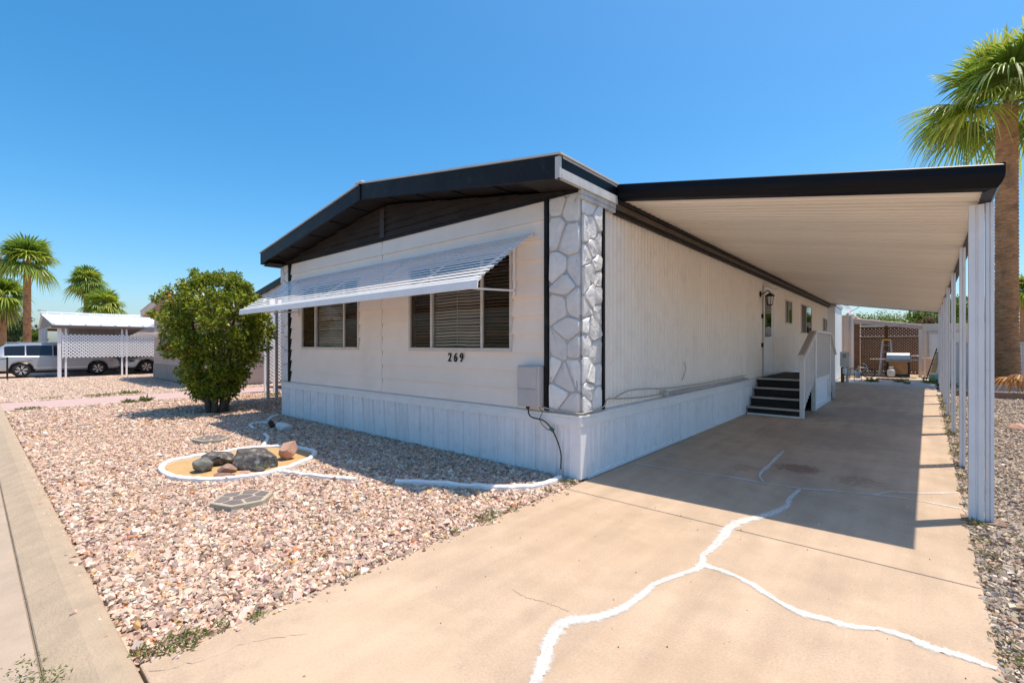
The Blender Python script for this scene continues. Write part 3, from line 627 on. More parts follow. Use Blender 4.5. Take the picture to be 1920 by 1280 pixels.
def channel(mb, x0, x1, y0, y1, z0, z1):     # post of rolled channel with a groove down each face
    d = .012; xm0, xm1 = x0+(x1-x0)*.38, x0+(x1-x0)*.62; ym0, ym1 = y0+(y1-y0)*.38, y0+(y1-y0)*.62
    p = [(x0,y0),(xm0,y0),(xm0+d*.5,y0+d),(xm1-d*.5,y0+d),(xm1,y0),(x1,y0),(x1,ym0),(x1-d,ym0+d*.5),(x1-d,ym1-d*.5),(x1,ym1),(x1,y1),(xm1,y1),(xm0,y1),(x0,y1),(x0,ym1),(x0+d,ym1-d*.5),(x0+d,ym0+d*.5),(x0,ym0)]
    mb.prism(p, lambda u, v, a: (u, v, a), z0, z1)
p1 = MB(); channel(p1, 3.175, 3.27, 1.155, 1.235, -.02, 2.69); o = p1.build('post', post_m, cp); o['label'] = 'thick double post nearest the street'
mb = MB(); channel(mb, 3.280, 3.332, 1.20, 1.258, -.02, 2.705); mb.build('bar', post_m, o)
for z in (.12, .22, 2.6): MB().box(3.2705, 3.2795, 1.205, 1.225, z-.02, z+.02).build('spacer', post_m, o)
MB().box(3.13, 3.40, 1.13, 1.30, -.03, .006).build('foot_plate', mat('rusty_plate', (.2, .13, .09), .8), o)
for y in (3.62, 6.36, 9.04, 11.7, 14.3, 16.9, 19.3):
    x = 3.235+.0165*(y-1.2)
    mb = MB(); channel(mb, x-.028, x+.028, y-.03, y+.03, -.02, 2.72); o = mb.build('post', post_m, cp)
    mb = MB(); channel(mb, x-.018, x+.022, y+.10, y+.145, -.02, 2.72); mb.build('bar', post_m, o)
    for z in np.arange(.2, 2.6, .3): MB().beam((x,y+.031,z), (x+.004,y+.099,z+.06), .02, .03).build('spacer', post_m, o)
# ------------------------------------------------------------------ entry stairs
st = thing('entry_stairs', 'white railed entry stairs with dark treads below the side door', 'stairs', (.55, 8.6, 0))
tread = mat('tread_dark', (.03, .028, .027), .85, .3, 12, .3, 120); nos = mat('nosing', (.50, .46, .41), .6, .15, 9)
NY = [6.62, 6.90, 7.18, 7.46]; NZ = [.17, .36, .55, .74]
rail_m = mat('rail_white', (.78, .75, .72), .5, .06, 5); sh_m = mat('rail_cap', (.42, .38, .35), .6, .1, 6)
for i, (yy, zz) in enumerate(zip(NY, NZ)):
    yn = NY[i+1] if i < 3 else 10.6
    zb = NZ[i-1] if i else .035
    MB().box(.07, 1.04, yy+.02, yy+.045, zb, zz-.035).build('riser', tread, st)
    MB().box(.065, 1.045, yy+.045, yn+.05, zz-.034, zz).build('tread', tread, st)
    MB().box(.065, 1.045, yy-.005, yy+.0445, zz-.035, zz+.003).build('nosing', nos, st, bevel=.004)
    yb = 11.55-(yy-6.62)
    if i < 3: MB().box(.065, 1.045, yb-.28, yb, zz-.034, zz).build('tread', tread, st); MB().box(.07, 1.04, yb-.03, yb-.005, zb, zz-.035).build('riser', tread, st)
MB().box(.07, 1.05, 6.60, 6.64, .001, .034).build('sill', trim_w, st)
MB().box(.07, 1.04, 10.55, 10.6, .0, .70).build('riser', tread, st)
XS = 1.085
MB().box(XS-.04, XS+.04, 6.64, 6.70, 0, 1.23).build('newel_post', rail_m, st, bevel=.004)
MB().box(XS-.045, XS+.045, 8.10, 8.22, 0, 1.76).build('newel_post', rail_m, st, bevel=.004); MB().box(XS-.045, XS+.045, 10.5, 10.6, 0, 1.76).build('newel_post', rail_m, st, bevel=.004); MB().box(XS-.04, XS+.04, 11.5, 11.56, 0, 1.23).build('newel_post', rail_m, st, bevel=.004)
for p, q in (((XS,6.58,1.24),(XS,8.13,1.80)), ((XS,8.13,1.80),(XS,10.56,1.80)), ((XS,10.56,1.80),(XS,11.6,1.24))):
    MB().beam(p, q, .15, .035).build('handrail', rail_m, st, bevel=.004)
MB().beam((XS-.02,6.60,1.262),(XS-.02,8.12,1.822), .11, .006).build('handrail_cap', sh_m, st)
def baluster(y, z0, z1): MB().box(XS-.018, XS+.018, y-.018, y+.018, z0, z1).build('baluster', rail_m, st)
for y in np.arange(6.84, 8.05, .155): baluster(y, .1+(y-6.6)*.36, 1.225+(y-6.6)*.36)
for y in np.arange(8.34, 10.45, .148): baluster(y, .72, 1.785)
for y in np.arange(10.75, 11.45, .16): baluster(y, .6-(y-10.6)*.36, 1.76-(y-10.6)*.5)
mb = MB(); mb.prism([(6.66,0.02),(6.72,.0),(7.86,.62),(8.1,.74),(8.1,.9),(7.6,.62),(6.7,.12)], lambda u, v, a: (a, u, v), XS-.03, XS-.006); mb.build('stringer', rail_m, st)
MB().box(XS-.035, XS-.01, 8.22, 10.5, .02, .70).build('side_panel', mat('panel_white', (.80, .80, .81), .5, .08, 4), st)
for b in ((8.22,10.5,.62,.72), (8.22,10.5,.005,.1)): MB().box(XS-.0095, XS+.02, *b).build('panel_trim', rail_m, st)
for b in ((8.225,8.31), (10.41,10.495)): MB().box(XS-.0095, XS+.018, b[0], b[1], .1005, .6195).build('panel_trim', rail_m, st)
# ------------------------------------------------------------------ shade roof on the far left side of the home
pcov = thing('patio_cover', 'low shade roof with black edge on the left side of the white home', 'shade roof', (-9, 5, 0))
mb = MB(); a = [(-7.66,.6,3.28),(-10.5,.6,2.80),(-10.5,13,2.80),(-7.66,13,3.28)]
mb.add(a+[(p[0],p[1],p[2]+.05) for p in a], [(0,3,2,1),(4,5,6,7),(0,1,5,4),(1,2,6,5),(2,3,7,6),(3,0,4,7)]); mb.build('roof_sheet', pan_m, pcov)
MB().beam((-7.68,.57,3.30), (-10.5,.57,2.83), .05, .15).build('front_gutter', black2, pcov); MB().box(-10.56, -10.505, .55, 13, 2.76, 2.9).build('side_gutter', black2, pcov)
for y in (.78, 1.0, 3.6, 6.5): MB().box(-10.30, -10.24, y-.03, y+.03, -.03, 2.81).build('post', gray_box, pcov)
# ------------------------------------------------------------------ front yard: rock bed, edging, stepping stones
RING = [(-4.02,-2.93),(-4.33,-2.78),(-4.42,-2.55),(-4.42,-2.15),(-4.40,-1.75),(-4.13,-1.40),(-3.62,-1.29),(-3.28,-1.42),(-3.02,-1.75),(-2.86,-2.15),(-2.92,-2.5),(-3.18,-2.79),(-3.56,-2.94)]
ring = smooth_closed(RING, 6)
def border(P, w, h, name, m, closed):
    n = len(P); vs = []; pr = [(-.5,-.04),(-.5,.7),(-.3,1),(.3,1),(.5,.7),(.5,-.04)]
    for i, p in enumerate(P):
        q0 = np.array(P[(i-1) % n] if closed else P[max(i-1, 0)]); q1 = np.array(P[(i+1) % n] if closed else P[min(i+1, n-1)]); d = q1-q0; d /= np.linalg.norm(d)+1e-9
        j = 1+RNG.normal(0, .05); zj = RNG.normal(0, .004)
        for u, v in pr: vs.append((p[0]-d[1]*u*w*j, p[1]+d[0]*u*w*j, v*h+zj if v > 0 else -.04))
    k = len(pr); rng = n if closed else n-1
    fs = [(i*k+a, i*k+a+1, ((i+1) % n)*k+a+1, ((i+1) % n)*k+a) for i in range(rng) for a in range(k-1)]
    if not closed: fs += [tuple(range(k-1, -1, -1)), tuple(range((n-1)*k, n*k))]
    mb = MB(); mb.add(vs, fs); return mb.build(name, m, None, smooth=False)
tag(border(ring, .062, .042, 'planter_border', conc_w, True), 'white concrete ring border around the rock bed', 'border')
flat('sand_bed', [(p[0], p[1]) for p in ring], .004, sand_m)
E1 = smooth_open([(-2.86,-2.06),(-2.7,-1.98),(-2.5,-1.93),(-2.15,-1.77),(-1.84,-1.64)], 6)
E2 = smooth_open([(-1.46,-1.40),(-1.15,-1.2),(-.8,-1.01),(-.52,-.86),(-.33,-.72),(-.2,-.5),(-.17,-.22),(-.2,-.1)], 6)
E3 = smooth_open([(-4.45,-1.62),(-4.75,-1.45),(-5.1,-1.28),(-5.5,-1.18)], 6)
E4 = smooth_open([(-6.15,-1.1),(-6.6,-1.0),(-6.75,-.8),(-6.6,-.62)], 6)
E5 = smooth_open([(-6.95,-.55),(-7.25,-.35),(-7.5,-.12)], 6)
tag(border(E1, .05, .035, 'garden_edging', conc_w, False), 'short white edging strip curving off the rock bed border', 'edging')
tag(border(E2, .065, .04, 'garden_edging', conc_w, False), 'long white edging strip curving to the corner of the home', 'edging')
tag(border(E3, .05, .022, 'garden_edging', conc_w, False), 'half buried white edging strip behind the rock bed', 'edging')
tag(border(E4, .05, .024, 'garden_edging', conc_w, False), 'hooked bit of white edging beside the dark and pale rocks', 'edging')
tag(border(E5, .05, .024, 'garden_edging', conc_w, False), 'short white edging strip ending at the left corner of the skirting', 'edging')
def rock(name, label, x, y, z, sx, sy, sz, rz, m, seed, tilt=0., cat='rock', amp=.16):
    sx *= 1.32; sy *= 1.3; sz *= 1.12
    r = np.random.default_rng(seed); bm = bmesh.new(); bmesh.ops.create_icosphere(bm, subdivisions=4, radius=1)
    # a few random cutting planes give facets
    pl = [(Vector(r.normal(0, 1, 3)).normalized(), r.uniform(.5, .82)) for _ in range(18)]
    ph = r.uniform(0, 6, 12)
    for v in bm.verts:
        p = v.co.copy()
        for nn, d in pl:
            t = p.dot(nn)-d
            if t > 0: p -= nn*t*.93
        q = p.normalized(); s = sum(math.sin(q.x*f+ph[i])*math.cos(q.y*f*1.1+ph[i+4])*math.sin(q.z*f+ph[i+8])/f for i, f in enumerate((3, 6, 11, 19)))
        v.co = p*(1+amp*s)
    bmesh.ops.transform(bm, matrix=Matrix.Rotation(rz, 4, 'Z') @ Matrix.Rotation(tilt, 4, 'Y') @ Matrix.Diagonal((sx, sy, sz, 1)), verts=bm.verts)
    zmin = min(v.co.z for v in bm.verts); me = bpy.data.meshes.new(name); bm.to_mesh(me); bm.free()
    for v in me.vertices: v.co.z -= zmin
    me.polygons.foreach_set('use_smooth', [True]*len(me.polygons))
    try: me.set_sharp_from_angle(angle=math.radians(28))
    except Exception: pass
    o = place(name, me, m, None, (x, y, z-.02)); tag(o, label, cat); return o
dk = mat('rock_dark', (.10, .088, .082), .75, .5, 9, 1., 30, stain=((.30, .28, .26), 16, .52, .68, .8))
pk = mat('rock_pink', (.52, .30, .22), .75, .25, 8, .6, 30); rdb = mat('rock_redbrown', (.26, .15, .11), .8, .35, 9, .7, 30, stain=((.42, .3, .25), 8, .5, .7, .6)); grn = mat('rock_greenish', (.17, .17, .15), .75, .4, 8, .8, 26, stain=((.3, .3, .27), 10, .5, .7, .7)); wr = mat('rock_white', (.72, .70, .67), .7, .15, 9, .6, 30)
rock('boulder', 'biggest dark grey boulder in the middle of the rock bed', -3.36, -2.16, .0, .28, .19, .15, .85, dk, 3)
rock('rock', 'long dark rock behind the greenish one in the rock bed', -3.80, -2.42, .0, .19, .12, .11, .9, dk, 4, .1)
rock('rock', 'greenish grey rock at the left front of the rock bed', -3.58, -2.62, .0, .125, .11, .10, .4, grn, 5)
rock('rock', 'smooth pink boulder at the right side of the rock bed', -3.43, -1.70, .0, .12, .11, .125, .8, pk, 6, -.5, amp=.06)
rock('rock', 'rusty brown rock in front of the big dark boulder', -3.30, -2.48, .0, .095, .08, .075, .9, rdb, 7)
rock('rock', 'flat reddish slab of rock at the front edge of the rock bed', -3.12, -2.53, .0, .115, .06, .04, .75, rdb, 8)
rock('rock', 'small mottled rock beside the flat reddish slab', -2.98, -2.37, .0, .062, .05, .045, .4, pk, 9)
rock('rock', 'small brown rock at the foot of the big dark boulder', -3.10, -2.20, .0, .075, .05, .04, .9, dk, 10)
rock('rock', 'whitish rock on the shaded gravel near the skirting', -5.55, -.82, .0, .15, .09, .08, .6, wr, 12)
rock('rock', 'small dark rock next to the whitish rock on shaded gravel', -6.02, -.85, .0, .06, .055, .08, .3, mat('rock_maroon', (.06, .035, .03), .8, .3, 9, .6), 13)
def stepping(x, y, rz, lab, seed, sx=.27, sy=.27):
    t = thing('stepping_stone', lab, 'paving stone', (x, y, 0), rz, 'stepping stones', local=True)
    hexp = [(sx*math.cos(math.radians(60*k)), sy*math.sin(math.radians(60*k))) for k in range(6)]
    mb = MB(); mb.prism(hexp, lambda u, v, a: (u, v, a), -.02, .045); mb.build('base', mat('step_mortar', (.42, .37, .28), .85, .15, 12, .4, 60), t, bevel=.006)
    r = np.random.default_rng(seed); pts = [(sx*f*math.cos(a), sy*f*math.sin(a)) for f, a in [(.0,0)]+[(r.uniform(.5,.75), k*math.pi/3+r.uniform(-.3,.3)) for k in range(6)]]
    for c in voronoi(pts, (-sx, sx, -sy, sy)):
        for k in range(6):
            a, b = hexp[k], hexp[(k+1) % 6]; nx, ny = b[1]-a[1], -(b[0]-a[0]); l = math.hypot(nx, ny); nx /= l; ny /= l
            c = clip(c, nx, ny, nx*a[0]+ny*a[1]-.02)
        p = inset(c, .014) if len(c) > 2 else None
        if p and len(p) > 2: mb = MB(); mb.prism(p, lambda u, v, a: (u, v, a), .04, .049); mb.build('flagstone', mat('flag_purple', (.20, .16, .155), .7, .25, 9, .3, 60, rnd=.15), t)
    return t
stepping(-2.06, -2.72, .35, 'hexagonal flagstone stepping stone in front of the rock bed', 3)
stepping(-5.55, -1.95, .2, 'hexagonal stepping stone behind the rock bed', 4, .27, .25)
# ------------------------------------------------------------------ loose gravel (real stones)
def stones(name, x, y, z, size, flatn, tones, label, m, seed):
    r = np.random.default_rng(seed); n = len(x)
    base = np.array([(sx, sy, sz_) for sz_ in (-1, 1) for sx, sy in ((-1,-1),(1,-1),(1,1),(-1,1))], float)
    tri = np.array([(0,2,1),(0,3,2),(4,5,6),(4,6,7),(0,1,5),(0,5,4),(1,2,6),(1,6,5),(2,3,7),(2,7,6),(3,0,4),(3,4,7)])
    K = 40; tmpl = []
    for k in range(K):
        b = base*np.array([1, r.uniform(.55, .9), 1])*.78; b[4:, :2] *= r.uniform(.5, .85); b += r.normal(0, .19, (8, 3)); tmpl.append(b)
    tmpl = np.array(tmpl); B = tmpl[r.integers(0, K, n)]*size[:, None, None]
    B[:, :, 2] *= flatn[:, None]
    tx, ty, rz = r.normal(0, .42, n), r.normal(0, .42, n), r.uniform(0, 6.283, n)
    def rot(B, a, i, j):
        c, s = np.cos(a)[:, None], np.sin(a)[:, None]; u = B[:, :, i]*c-B[:, :, j]*s; v = B[:, :, i]*s+B[:, :, j]*c; B[:, :, i] = u; B[:, :, j] = v
    rot(B, tx, 1, 2); rot(B, ty, 0, 2); rot(B, rz, 0, 1)
    B += np.stack([x, y, z], 1)[:, None, :]
    F = (tri[None]+(np.arange(n)*8)[:, None, None]).reshape(-1, 3)
    me = fast_mesh(name, B.reshape(-1, 3), F, np.repeat(tones, 8, 0)); me.materials.append(m)
    o = place(name, me, m, None, (0, 0, 0)); tag(o, label, 'gravel', kind='stuff'); return o
def pick_tones(n, pal, wts, seed, jit=.1):
    r = np.random.default_rng(seed); p = np.array(pal)[r.choice(len(pal), n, p=np.array(wts)/sum(wts))]
    return np.clip(p*(1+r.normal(0, jit, (n, 1)))*(1+r.normal(0, .03, (n, 3))), .02, .85)
PINK = [(.54,.365,.275),(.60,.435,.335),(.66,.515,.41),(.45,.295,.22),(.31,.21,.165),(.70,.60,.49),(.40,.315,.265),(.55,.33,.15),(.46,.19,.09)]
PW = [22, 24, 18, 12, 7, 8, 6, 4, 1.2]
gm = attr_mat('gravel_stone', .85, bump=.25, bscale=90)
def yard(n, x0, x1, y0, y1, seed):
    r = np.random.default_rng(seed); x = r.uniform(x0, x1, n); y = r.uniform(y0, y1, n)
    ok = ~poly_in(x, y, [(p[0]*1., p[1]) for p in ring])
    ok &= ~((np.hypot(x+2.06, y+2.72) < .25) | (np.hypot(x+5.55, y+1.95) < .24))
    ok &= ~((x > -7.56) & (y > -.03))
    for E in (E1, E2, E3, E4, E5, ring):
        e = np.array(E); dmin = np.full(len(x), 9.)
        for p in e[::2]: dmin = np.minimum(dmin, np.hypot(x-p[0], y-p[1]))
        ok &= dmin > .035
    return x[ok], y[ok]
x, y = yard(92000, -7.9, .05, -3.9, -.02, 21); n = len(x); r = np.random.default_rng(5)
sz = np.clip(r.lognormal(math.log(.0155), .38, n), .007, .042)
stones('front_gravel', x, y, -.022+r.uniform(0, .022, n), sz*1.06, r.uniform(.32, .72, n), pick_tones(n, PINK, PW, 6, .14), 'pink crushed stone gravel covering the front yard', gm, 31)
x, y = yard(46000, -12.95, -7.6, -3.9, 9, 22); n = len(x); keep = (x+9.2)**2+(y+.8)**2 > .12; x, y = x[keep], y[keep]; n = len(x)
sz = np.clip(r.lognormal(math.log(.020), .32, n), .014, .05)
stones('side_gravel', x, y, -.022+r.uniform(0, .02, n), sz*1.05, r.uniform(.32, .72, n), pick_tones(n, PINK, PW, 7, .14), 'pink gravel around the leafy tree and beside the left wall', gm, 32)
n = 26000; x = r.uniform(-27, -15.15, n); y = r.uniform(-3.9, 3.5, n); keep = ~((x > -23.6) & (x < -16) & (y > 1.0)); x, y = x[keep], y[keep]; n = len(x)
stones('neighbour_gravel', x, y, -.02+r.uniform(0, .016, n), r.uniform(.02, .042, n), r.uniform(.4, .7, n), pick_tones(n, [(.60,.45,.35),(.64,.50,.40),(.52,.38,.29),(.44,.33,.26)], [4, 3, 3, 1], 8), 'pale gravel yard across the pink driveway', gm, 33)
GREY = [(.38,.29,.215),(.48,.39,.30),(.30,.23,.18),(.20,.165,.145),(.56,.48,.40),(.42,.28,.18),(.26,.23,.21)]
n = 56000; y = -3.8+18.2*r.random(n)**1.7; x = xr(y)-.02+r.random(n)*(.45+.16*(y+4.4))
stones('side_strip_gravel', x, y, -.024+r.uniform(0, .018, n), np.clip(r.lognormal(math.log(.0145), .3, n), .007, .03)*(1+.03*(y+3)), r.uniform(.55, .9, n), pick_tones(n, GREY, [20, 18, 14, 9, 8, 7, 6], 9, .14), 'grey brown pebbles along the right edge of the driveway', gm, 34)
# strays kicked onto the slab and kerb, dry leaves under the tree
n = 150; y = r.uniform(-3.8, -.3, n); x = .06+np.abs(r.normal(0, .05, n)); k_ = 60; x[:k_] = r.uniform(-6, 0, k_); y[:k_] = -3.94-np.abs(r.normal(0, .04, k_))
stones('stray_gravel', x, y, np.where(np.arange(n) < k_, .016, .006), np.clip(r.lognormal(math.log(.011), .35, n), .005, .024), r.uniform(.4, .7, n), pick_tones(n, PINK, PW, 17), 'stray pink stones along the kerb and the slab edge', gm, 36)
# crumbs and litter on the drive
n = 100; x = r.uniform(.1, 3.0, n); y = -3.7+5.5*r.random(n)
stones('drive_crumbs', x, y, np.full(n, .003), r.uniform(.002, .006, n), r.uniform(.4, .8, n), pick_tones(n, [(.08,.05,.03),(.2,.12,.07),(.75,.72,.68),(.4,.3,.2)], [4, 3, 2, 2], 10), 'tiny crumbs and dry leaf bits scattered on the driveway', gm, 35)
# ------------------------------------------------------------------ plants
def leaf_mesh(name, P, D, Nn, size, width, tone, fold=.25):
    n = len(P); S = np.cross(D, Nn); S /= np.linalg.norm(S, axis=1, keepdims=True)+1e-9
    L = size[:, None]; Wd = (size*width)[:, None]
    v = np.stack([P, P+D*L*.45+S*Wd*.5-Nn*Wd*fold*-.5, P+D*L, P+D*L*.45-S*Wd*.5-Nn*Wd*fold*-.5, P+D*L*.45], 1)
    F = np.array([[0, 1, 4], [1, 2, 4], [0, 4, 3], [4, 2, 3]])
    F = (F[None]+(np.arange(n)*5)[:, None, None]).reshape(-1, 3)
    return fast_mesh(name, v.reshape(-1, 3), F, np.repeat(tone, 5, 0))
leaf_m = attr_mat('leaf', .36, trans=.48, spec=.6); leaf_far = attr_mat('leaf_far', .6, trans=.25, spec=.3)
bark = mat('bark', (.12, .09, .065), .9, .35, 14, .9, 40); bark_tan = mat('bark_tan', (.20, .145, .10), .9, .35, 14, .9, 40)
def unit(a): return a/(np.linalg.norm(a, axis=1, keepdims=True)+1e-9)
GREENS = [(.18,.235,.018),(.28,.33,.024),(.39,.41,.032),(.10,.15,.016),(.48,.45,.05)]
def crown(name, centres, radii, nper, size, width, seed, parent, m, pal=GREENS, pw=(5, 5, 3, 4, 1.2), droop=.25):
    r = np.random.default_rng(seed); n = len(centres)*nper; c = np.repeat(centres, nper, 0); rr = np.repeat(radii, nper)
    d = unit(r.normal(0, 1, (n, 3))); P = c+d*(rr*r.random(n)**.45)[:, None]*np.array([1, 1, .8])
    D = unit(d+r.normal(0, .6, (n, 3))+np.array([0, 0, -droop])); Nn = unit(np.cross(D, r.normal(0, 1, (n, 3)))+np.array([0, 0, .9]))
    Nn = unit(Nn-D*(Nn*D).sum(1, keepdims=True))
    tone = np.array(pal)[r.choice(len(pal), n, p=np.array(pw)/sum(pw))]*(1+r.normal(0, .15, (n, 1)))
    me = leaf_mesh(name, P, D, Nn, size*r.uniform(.7, 1.25, n), width, np.clip(tone, .005, .6)); return _pl(name, me, m, parent)
def _pl(name, me, m, parent):
    o = bpy.data.objects.new(name, me); COL.objects.link(o); me.materials.append(m); o.parent = parent; o.location = -ORG[parent.name]; ORG[o.name] = Vector((0,0,0)); return o
# leafy citrus tree
ct = thing('citrus_tree', 'dense rounded leafy green tree in the front gravel', 'tree', (-9.25, -.74, 0))
r = np.random.default_rng(77); C = []; Rr = []
zs = [.22, .5, .9, 1.4, 1.9, 2.3, 2.65, 2.9, 3.1]; rs_ = [.26, .42, .66, .92, 1.06, 1.06, .90, .58, .22]
for k in range(430):
    z = r.uniform(.34, 2.98); a = r.uniform(0, 6.283); lobe = 1+.10*math.sin(3*a+1)+.08*math.sin(5*a+z*2); R = np.interp(z, zs, rs_)*lobe*.97
    f = r.uniform(.35, .98)**.5; C.append((-9.25+R*f*math.cos(a), -.74+R*f*math.sin(a), z+.05*math.sin(4*a))); Rr.append(r.uniform(.11, .2))
for k in range(26):      # sprigs breaking the outline
    z = r.uniform(1.2, 2.98); a = r.uniform(0, 6.283); R = np.interp(z, zs, rs_)*1.06+.04; C.append((-9.25+R*math.cos(a), -.74+R*math.sin(a), z+.08)); Rr.append(r.uniform(.07, .12))
for k in range(9):
    a = r.uniform(0, 6.283); R = r.uniform(.1, .55); C.append((-9.25+R*math.cos(a), -.74+R*math.sin(a), r.uniform(3.0, 3.14))); Rr.append(.09)
crown('foliage', np.array(C), np.array(Rr), 74, .082, .54, 78, ct, leaf_m)
for k in range(7):
    a = k*.9+.3; e = (-9.25+.55*math.cos(a), -.74+.55*math.sin(a), 1.9+.2*(k % 3)); s = (-9.25+.15*math.cos(a), -.74+.15*math.sin(a), -.05)
    m_ = (-9.25+.3*math.cos(a+.2), -.74+.3*math.sin(a+.2), .75); pts = smooth_open([s, m_, e], 6); MB().tube(pts, list(np.linspace(.075, .022, len(pts))), 8).build('trunk', bark, ct, True)
r = np.random.default_rng(12)
for k in range(2):
    a = r.uniform(-1.9, .2); z = r.uniform(1.2, 2.6); R = np.interp(z, zs, rs_); MB().lathe([(.0,-.035),(.025,-.025),(.036,0),(.025,.025),(.0,.035)], 8, (-9.25+R*math.cos(a), -.74+R*math.sin(a), z)).build('fruit', mat('orange_fruit', (.6, .2, .03), .5), ct, True)
n = 420; rr_ = np.random.default_rng(91); a_ = rr_.uniform(0, 6.283, n); q_ = 1.5*rr_.random(n)**.6; P_ = np.stack([-9.25+q_*np.cos(a_), -.74+q_*np.sin(a_), rr_.uniform(.012, .03, n)], 1)
P_[300:] = np.stack([rr_.uniform(-8, -.3, 120), rr_.uniform(-3.8, -.5, 120), rr_.uniform(.015, .03, 120)], 1)
D_ = unit(rr_.normal(0, 1, (n, 3))*np.array([1, 1, .15])); N_ = unit(rr_.normal(0, .35, (n, 3))+np.array([0, 0, 1.])); N_ = unit(N_-D_*(N_*D_).sum(1, keepdims=True))
me = leaf_mesh('leaf_litter', P_, D_, N_, rr_.uniform(.035, .075, n), .45, np.array([(.36,.24,.08),(.28,.17,.07),(.46,.34,.10),(.2,.13,.06)])[rr_.integers(0, 4, n)]); tag(place('leaf_litter', me, leaf_m, None, (0,0,0)), 'dry yellow brown leaves fallen on the gravel', 'leaves', kind='stuff')
# fan palms
def fan(V, F, T, base, d, up, pet, R, nseg, droop, tone, r, span=1.9, secs=4, fold=.04):
    d = d/np.linalg.norm(d); s = np.cross(d, up); s /= np.linalg.norm(s)+1e-9; nn = np.cross(s, d)
    hub = base+d*pet+np.array([0, 0, -.12*pet*pet*max(0, 1-d[2])*.35])
    # petiole
    w = .022*max(1, R/1.); o = len(V); mid = base+d*pet*.5+np.array([0, 0, .03*pet])
    for p in (base, mid, hub):
        V += [p+s*w, p-nn*w*.8, p-s*w]; T += [(.17,.19,.045)]*3
    for k in range(2): F += [(o+3*k, o+3*k+1, o+3*k+4, o+3*k+3), (o+3*k+1, o+3*k+2, o+3*k+5, o+3*k+4)]
    for i in range(nseg):
        a = (i/(nseg-1)-.5)*2*span; ln = R*(.62+.38*math.cos(a*.62))*r.uniform(.88, 1.08); dr = d*math.cos(a)+s*math.sin(a); q = s*math.cos(a)-d*math.sin(a)
        o = len(V); tt = np.array(tone)*r.uniform(.6, 1.35); kk = droop*r.uniform(.6, 1.5); wm = R*span*2/nseg*.36
        for t in np.linspace(0, 1, secs+1):
            wd = wm*(.18+1.55*t*(1-t)*1.5)*(1 if t < .95 else .08); p = hub+dr*ln*t+nn*(fold*math.sin(a*1.0)**2*-R*t)+np.array([0, 0, -kk*ln*t**2.9])
            V += [p+q*wd, p+nn*wd*.45, p-q*wd]; c = tt*(1+.35*(t > .85)); T += [tuple(c)]*3
        for k in range(secs): F += [(o+3*k, o+3*k+1, o+3*k+4, o+3*k+3), (o+3*k+1, o+3*k+2, o+3*k+5, o+3*k+4)]
def palm(label, x, y, h, rt, R, nf, seed, nseg=26, lean=(0, 0), skirt=0, group='fan palms', secs=3, tr_m=None, petl=1.0, z0=0, low=-38):
    t = thing('palm_tree', label, 'palm tree', (x, y, z0), 0, group); r = np.random.default_rng(seed)
    pts = [(x+lean[0]*(k/8)**1.5, y+lean[1]*(k/8)**1.5, z0+h*k/8) for k in range(9)]
    # ringed trunk
    prof = []; n = int(h/(.14 if rt > .25 else .3)); mb = MB(); vs = []; fs = []; nn = 20
    for i in range(n+1):
        tt = i/n; cx = x+lean[0]*tt**1.5; cy = y+lean[1]*tt**1.5; rad = rt*(1.15-.15*min(1, tt*5)-.1*tt)
        for sub, f in ((0, 1.06), (.8, .97)):
            for k in range(nn):
                a = 2*math.pi*k/nn; rr = rad*f*(1+r.normal(0, .012)); vs.append((cx+rr*math.cos(a), cy+rr*math.sin(a), z0+(i+sub)*h/n-.05+r.normal(0, .008)))
    m = len(vs)//nn; fs = [(i*nn+k, i*nn+(k+1) % nn, (i+1)*nn+(k+1) % nn, (i+1)*nn+k) for i in range(m-1) for k in range(nn)]
    mb.add(vs, fs); mb.build('trunk', tr_m or palm_bark, t, True)
    top = np.array([x+lean[0], y+lean[1], z0+h]); V = []; F = []; T = []
    gr = [(.22,.31,.03),(.30,.38,.035),(.16,.25,.03),(.40,.44,.06),(.24,.34,.05)]
    for i in range(nf):
        el = math.radians(np.interp(i/nf, [0, .3, .65, 1], [82, 50, 8, low])+r.normal(0, 11)); az = i*2.39996+r.normal(0, .15)
        d = np.array([math.cos(el)*math.cos(az), math.cos(el)*math.sin(az), math.sin(el)]); sp = R*r.uniform(.85, 1.1)
        fan(V, F, T, top+np.array([0, 0, r.uniform(-.15, .2)*R*.4])+d*rt*.5, d, np.array([0, 0, 1.]) if abs(d[2]) < .95 else np.array([1., 0, 0]), petl*R*.75*r.uniform(.8, 1.15), sp, nseg, np.interp(i/nf, [0, .5, 1], [.12, .4, .8]), gr[r.integers(0, len(gr))], r, secs=secs)
    me = bpy.data.meshes.new('fronds'); me.from_pydata([tuple(p) for p in V], [], F); a = me.attributes.new('tone', 'FLOAT_COLOR', 'POINT'); a.data.foreach_set('color', np.c_[np.array(T), np.ones(len(T))].astype(np.float32).ravel()); me.update(); _pl('crown', me, palm_leaf, t)
    if skirt:
        V = []; F = []; T = []
        for i in range(skirt):
            az = i*2.4; el = math.radians(r.uniform(-82, -50)); d = np.array([math.cos(el)*math.cos(az), math.cos(el)*math.sin(az), math.sin(el)])
            fan(V, F, T, top+d*rt*.6+np.array([0, 0, -r.uniform(0, .3)*R]), d, np.array([0, 0, 1.]), .4*R, R*.8, max(10, nseg//2), .5, [(.25,.16,.08),(.32,.2,.09),(.16,.10,.06)][i % 3], r, secs=2)
        me = bpy.data.meshes.new('skirt'); me.from_pydata([tuple(p) for p in V], [], F); a = me.attributes.new('tone', 'FLOAT_COLOR', 'POINT'); a.data.foreach_set('color', np.c_[np.array(T), np.ones(len(T))].astype(np.float32).ravel()); me.update(); _pl('dead_fronds', me, palm_leaf, t)
    return t
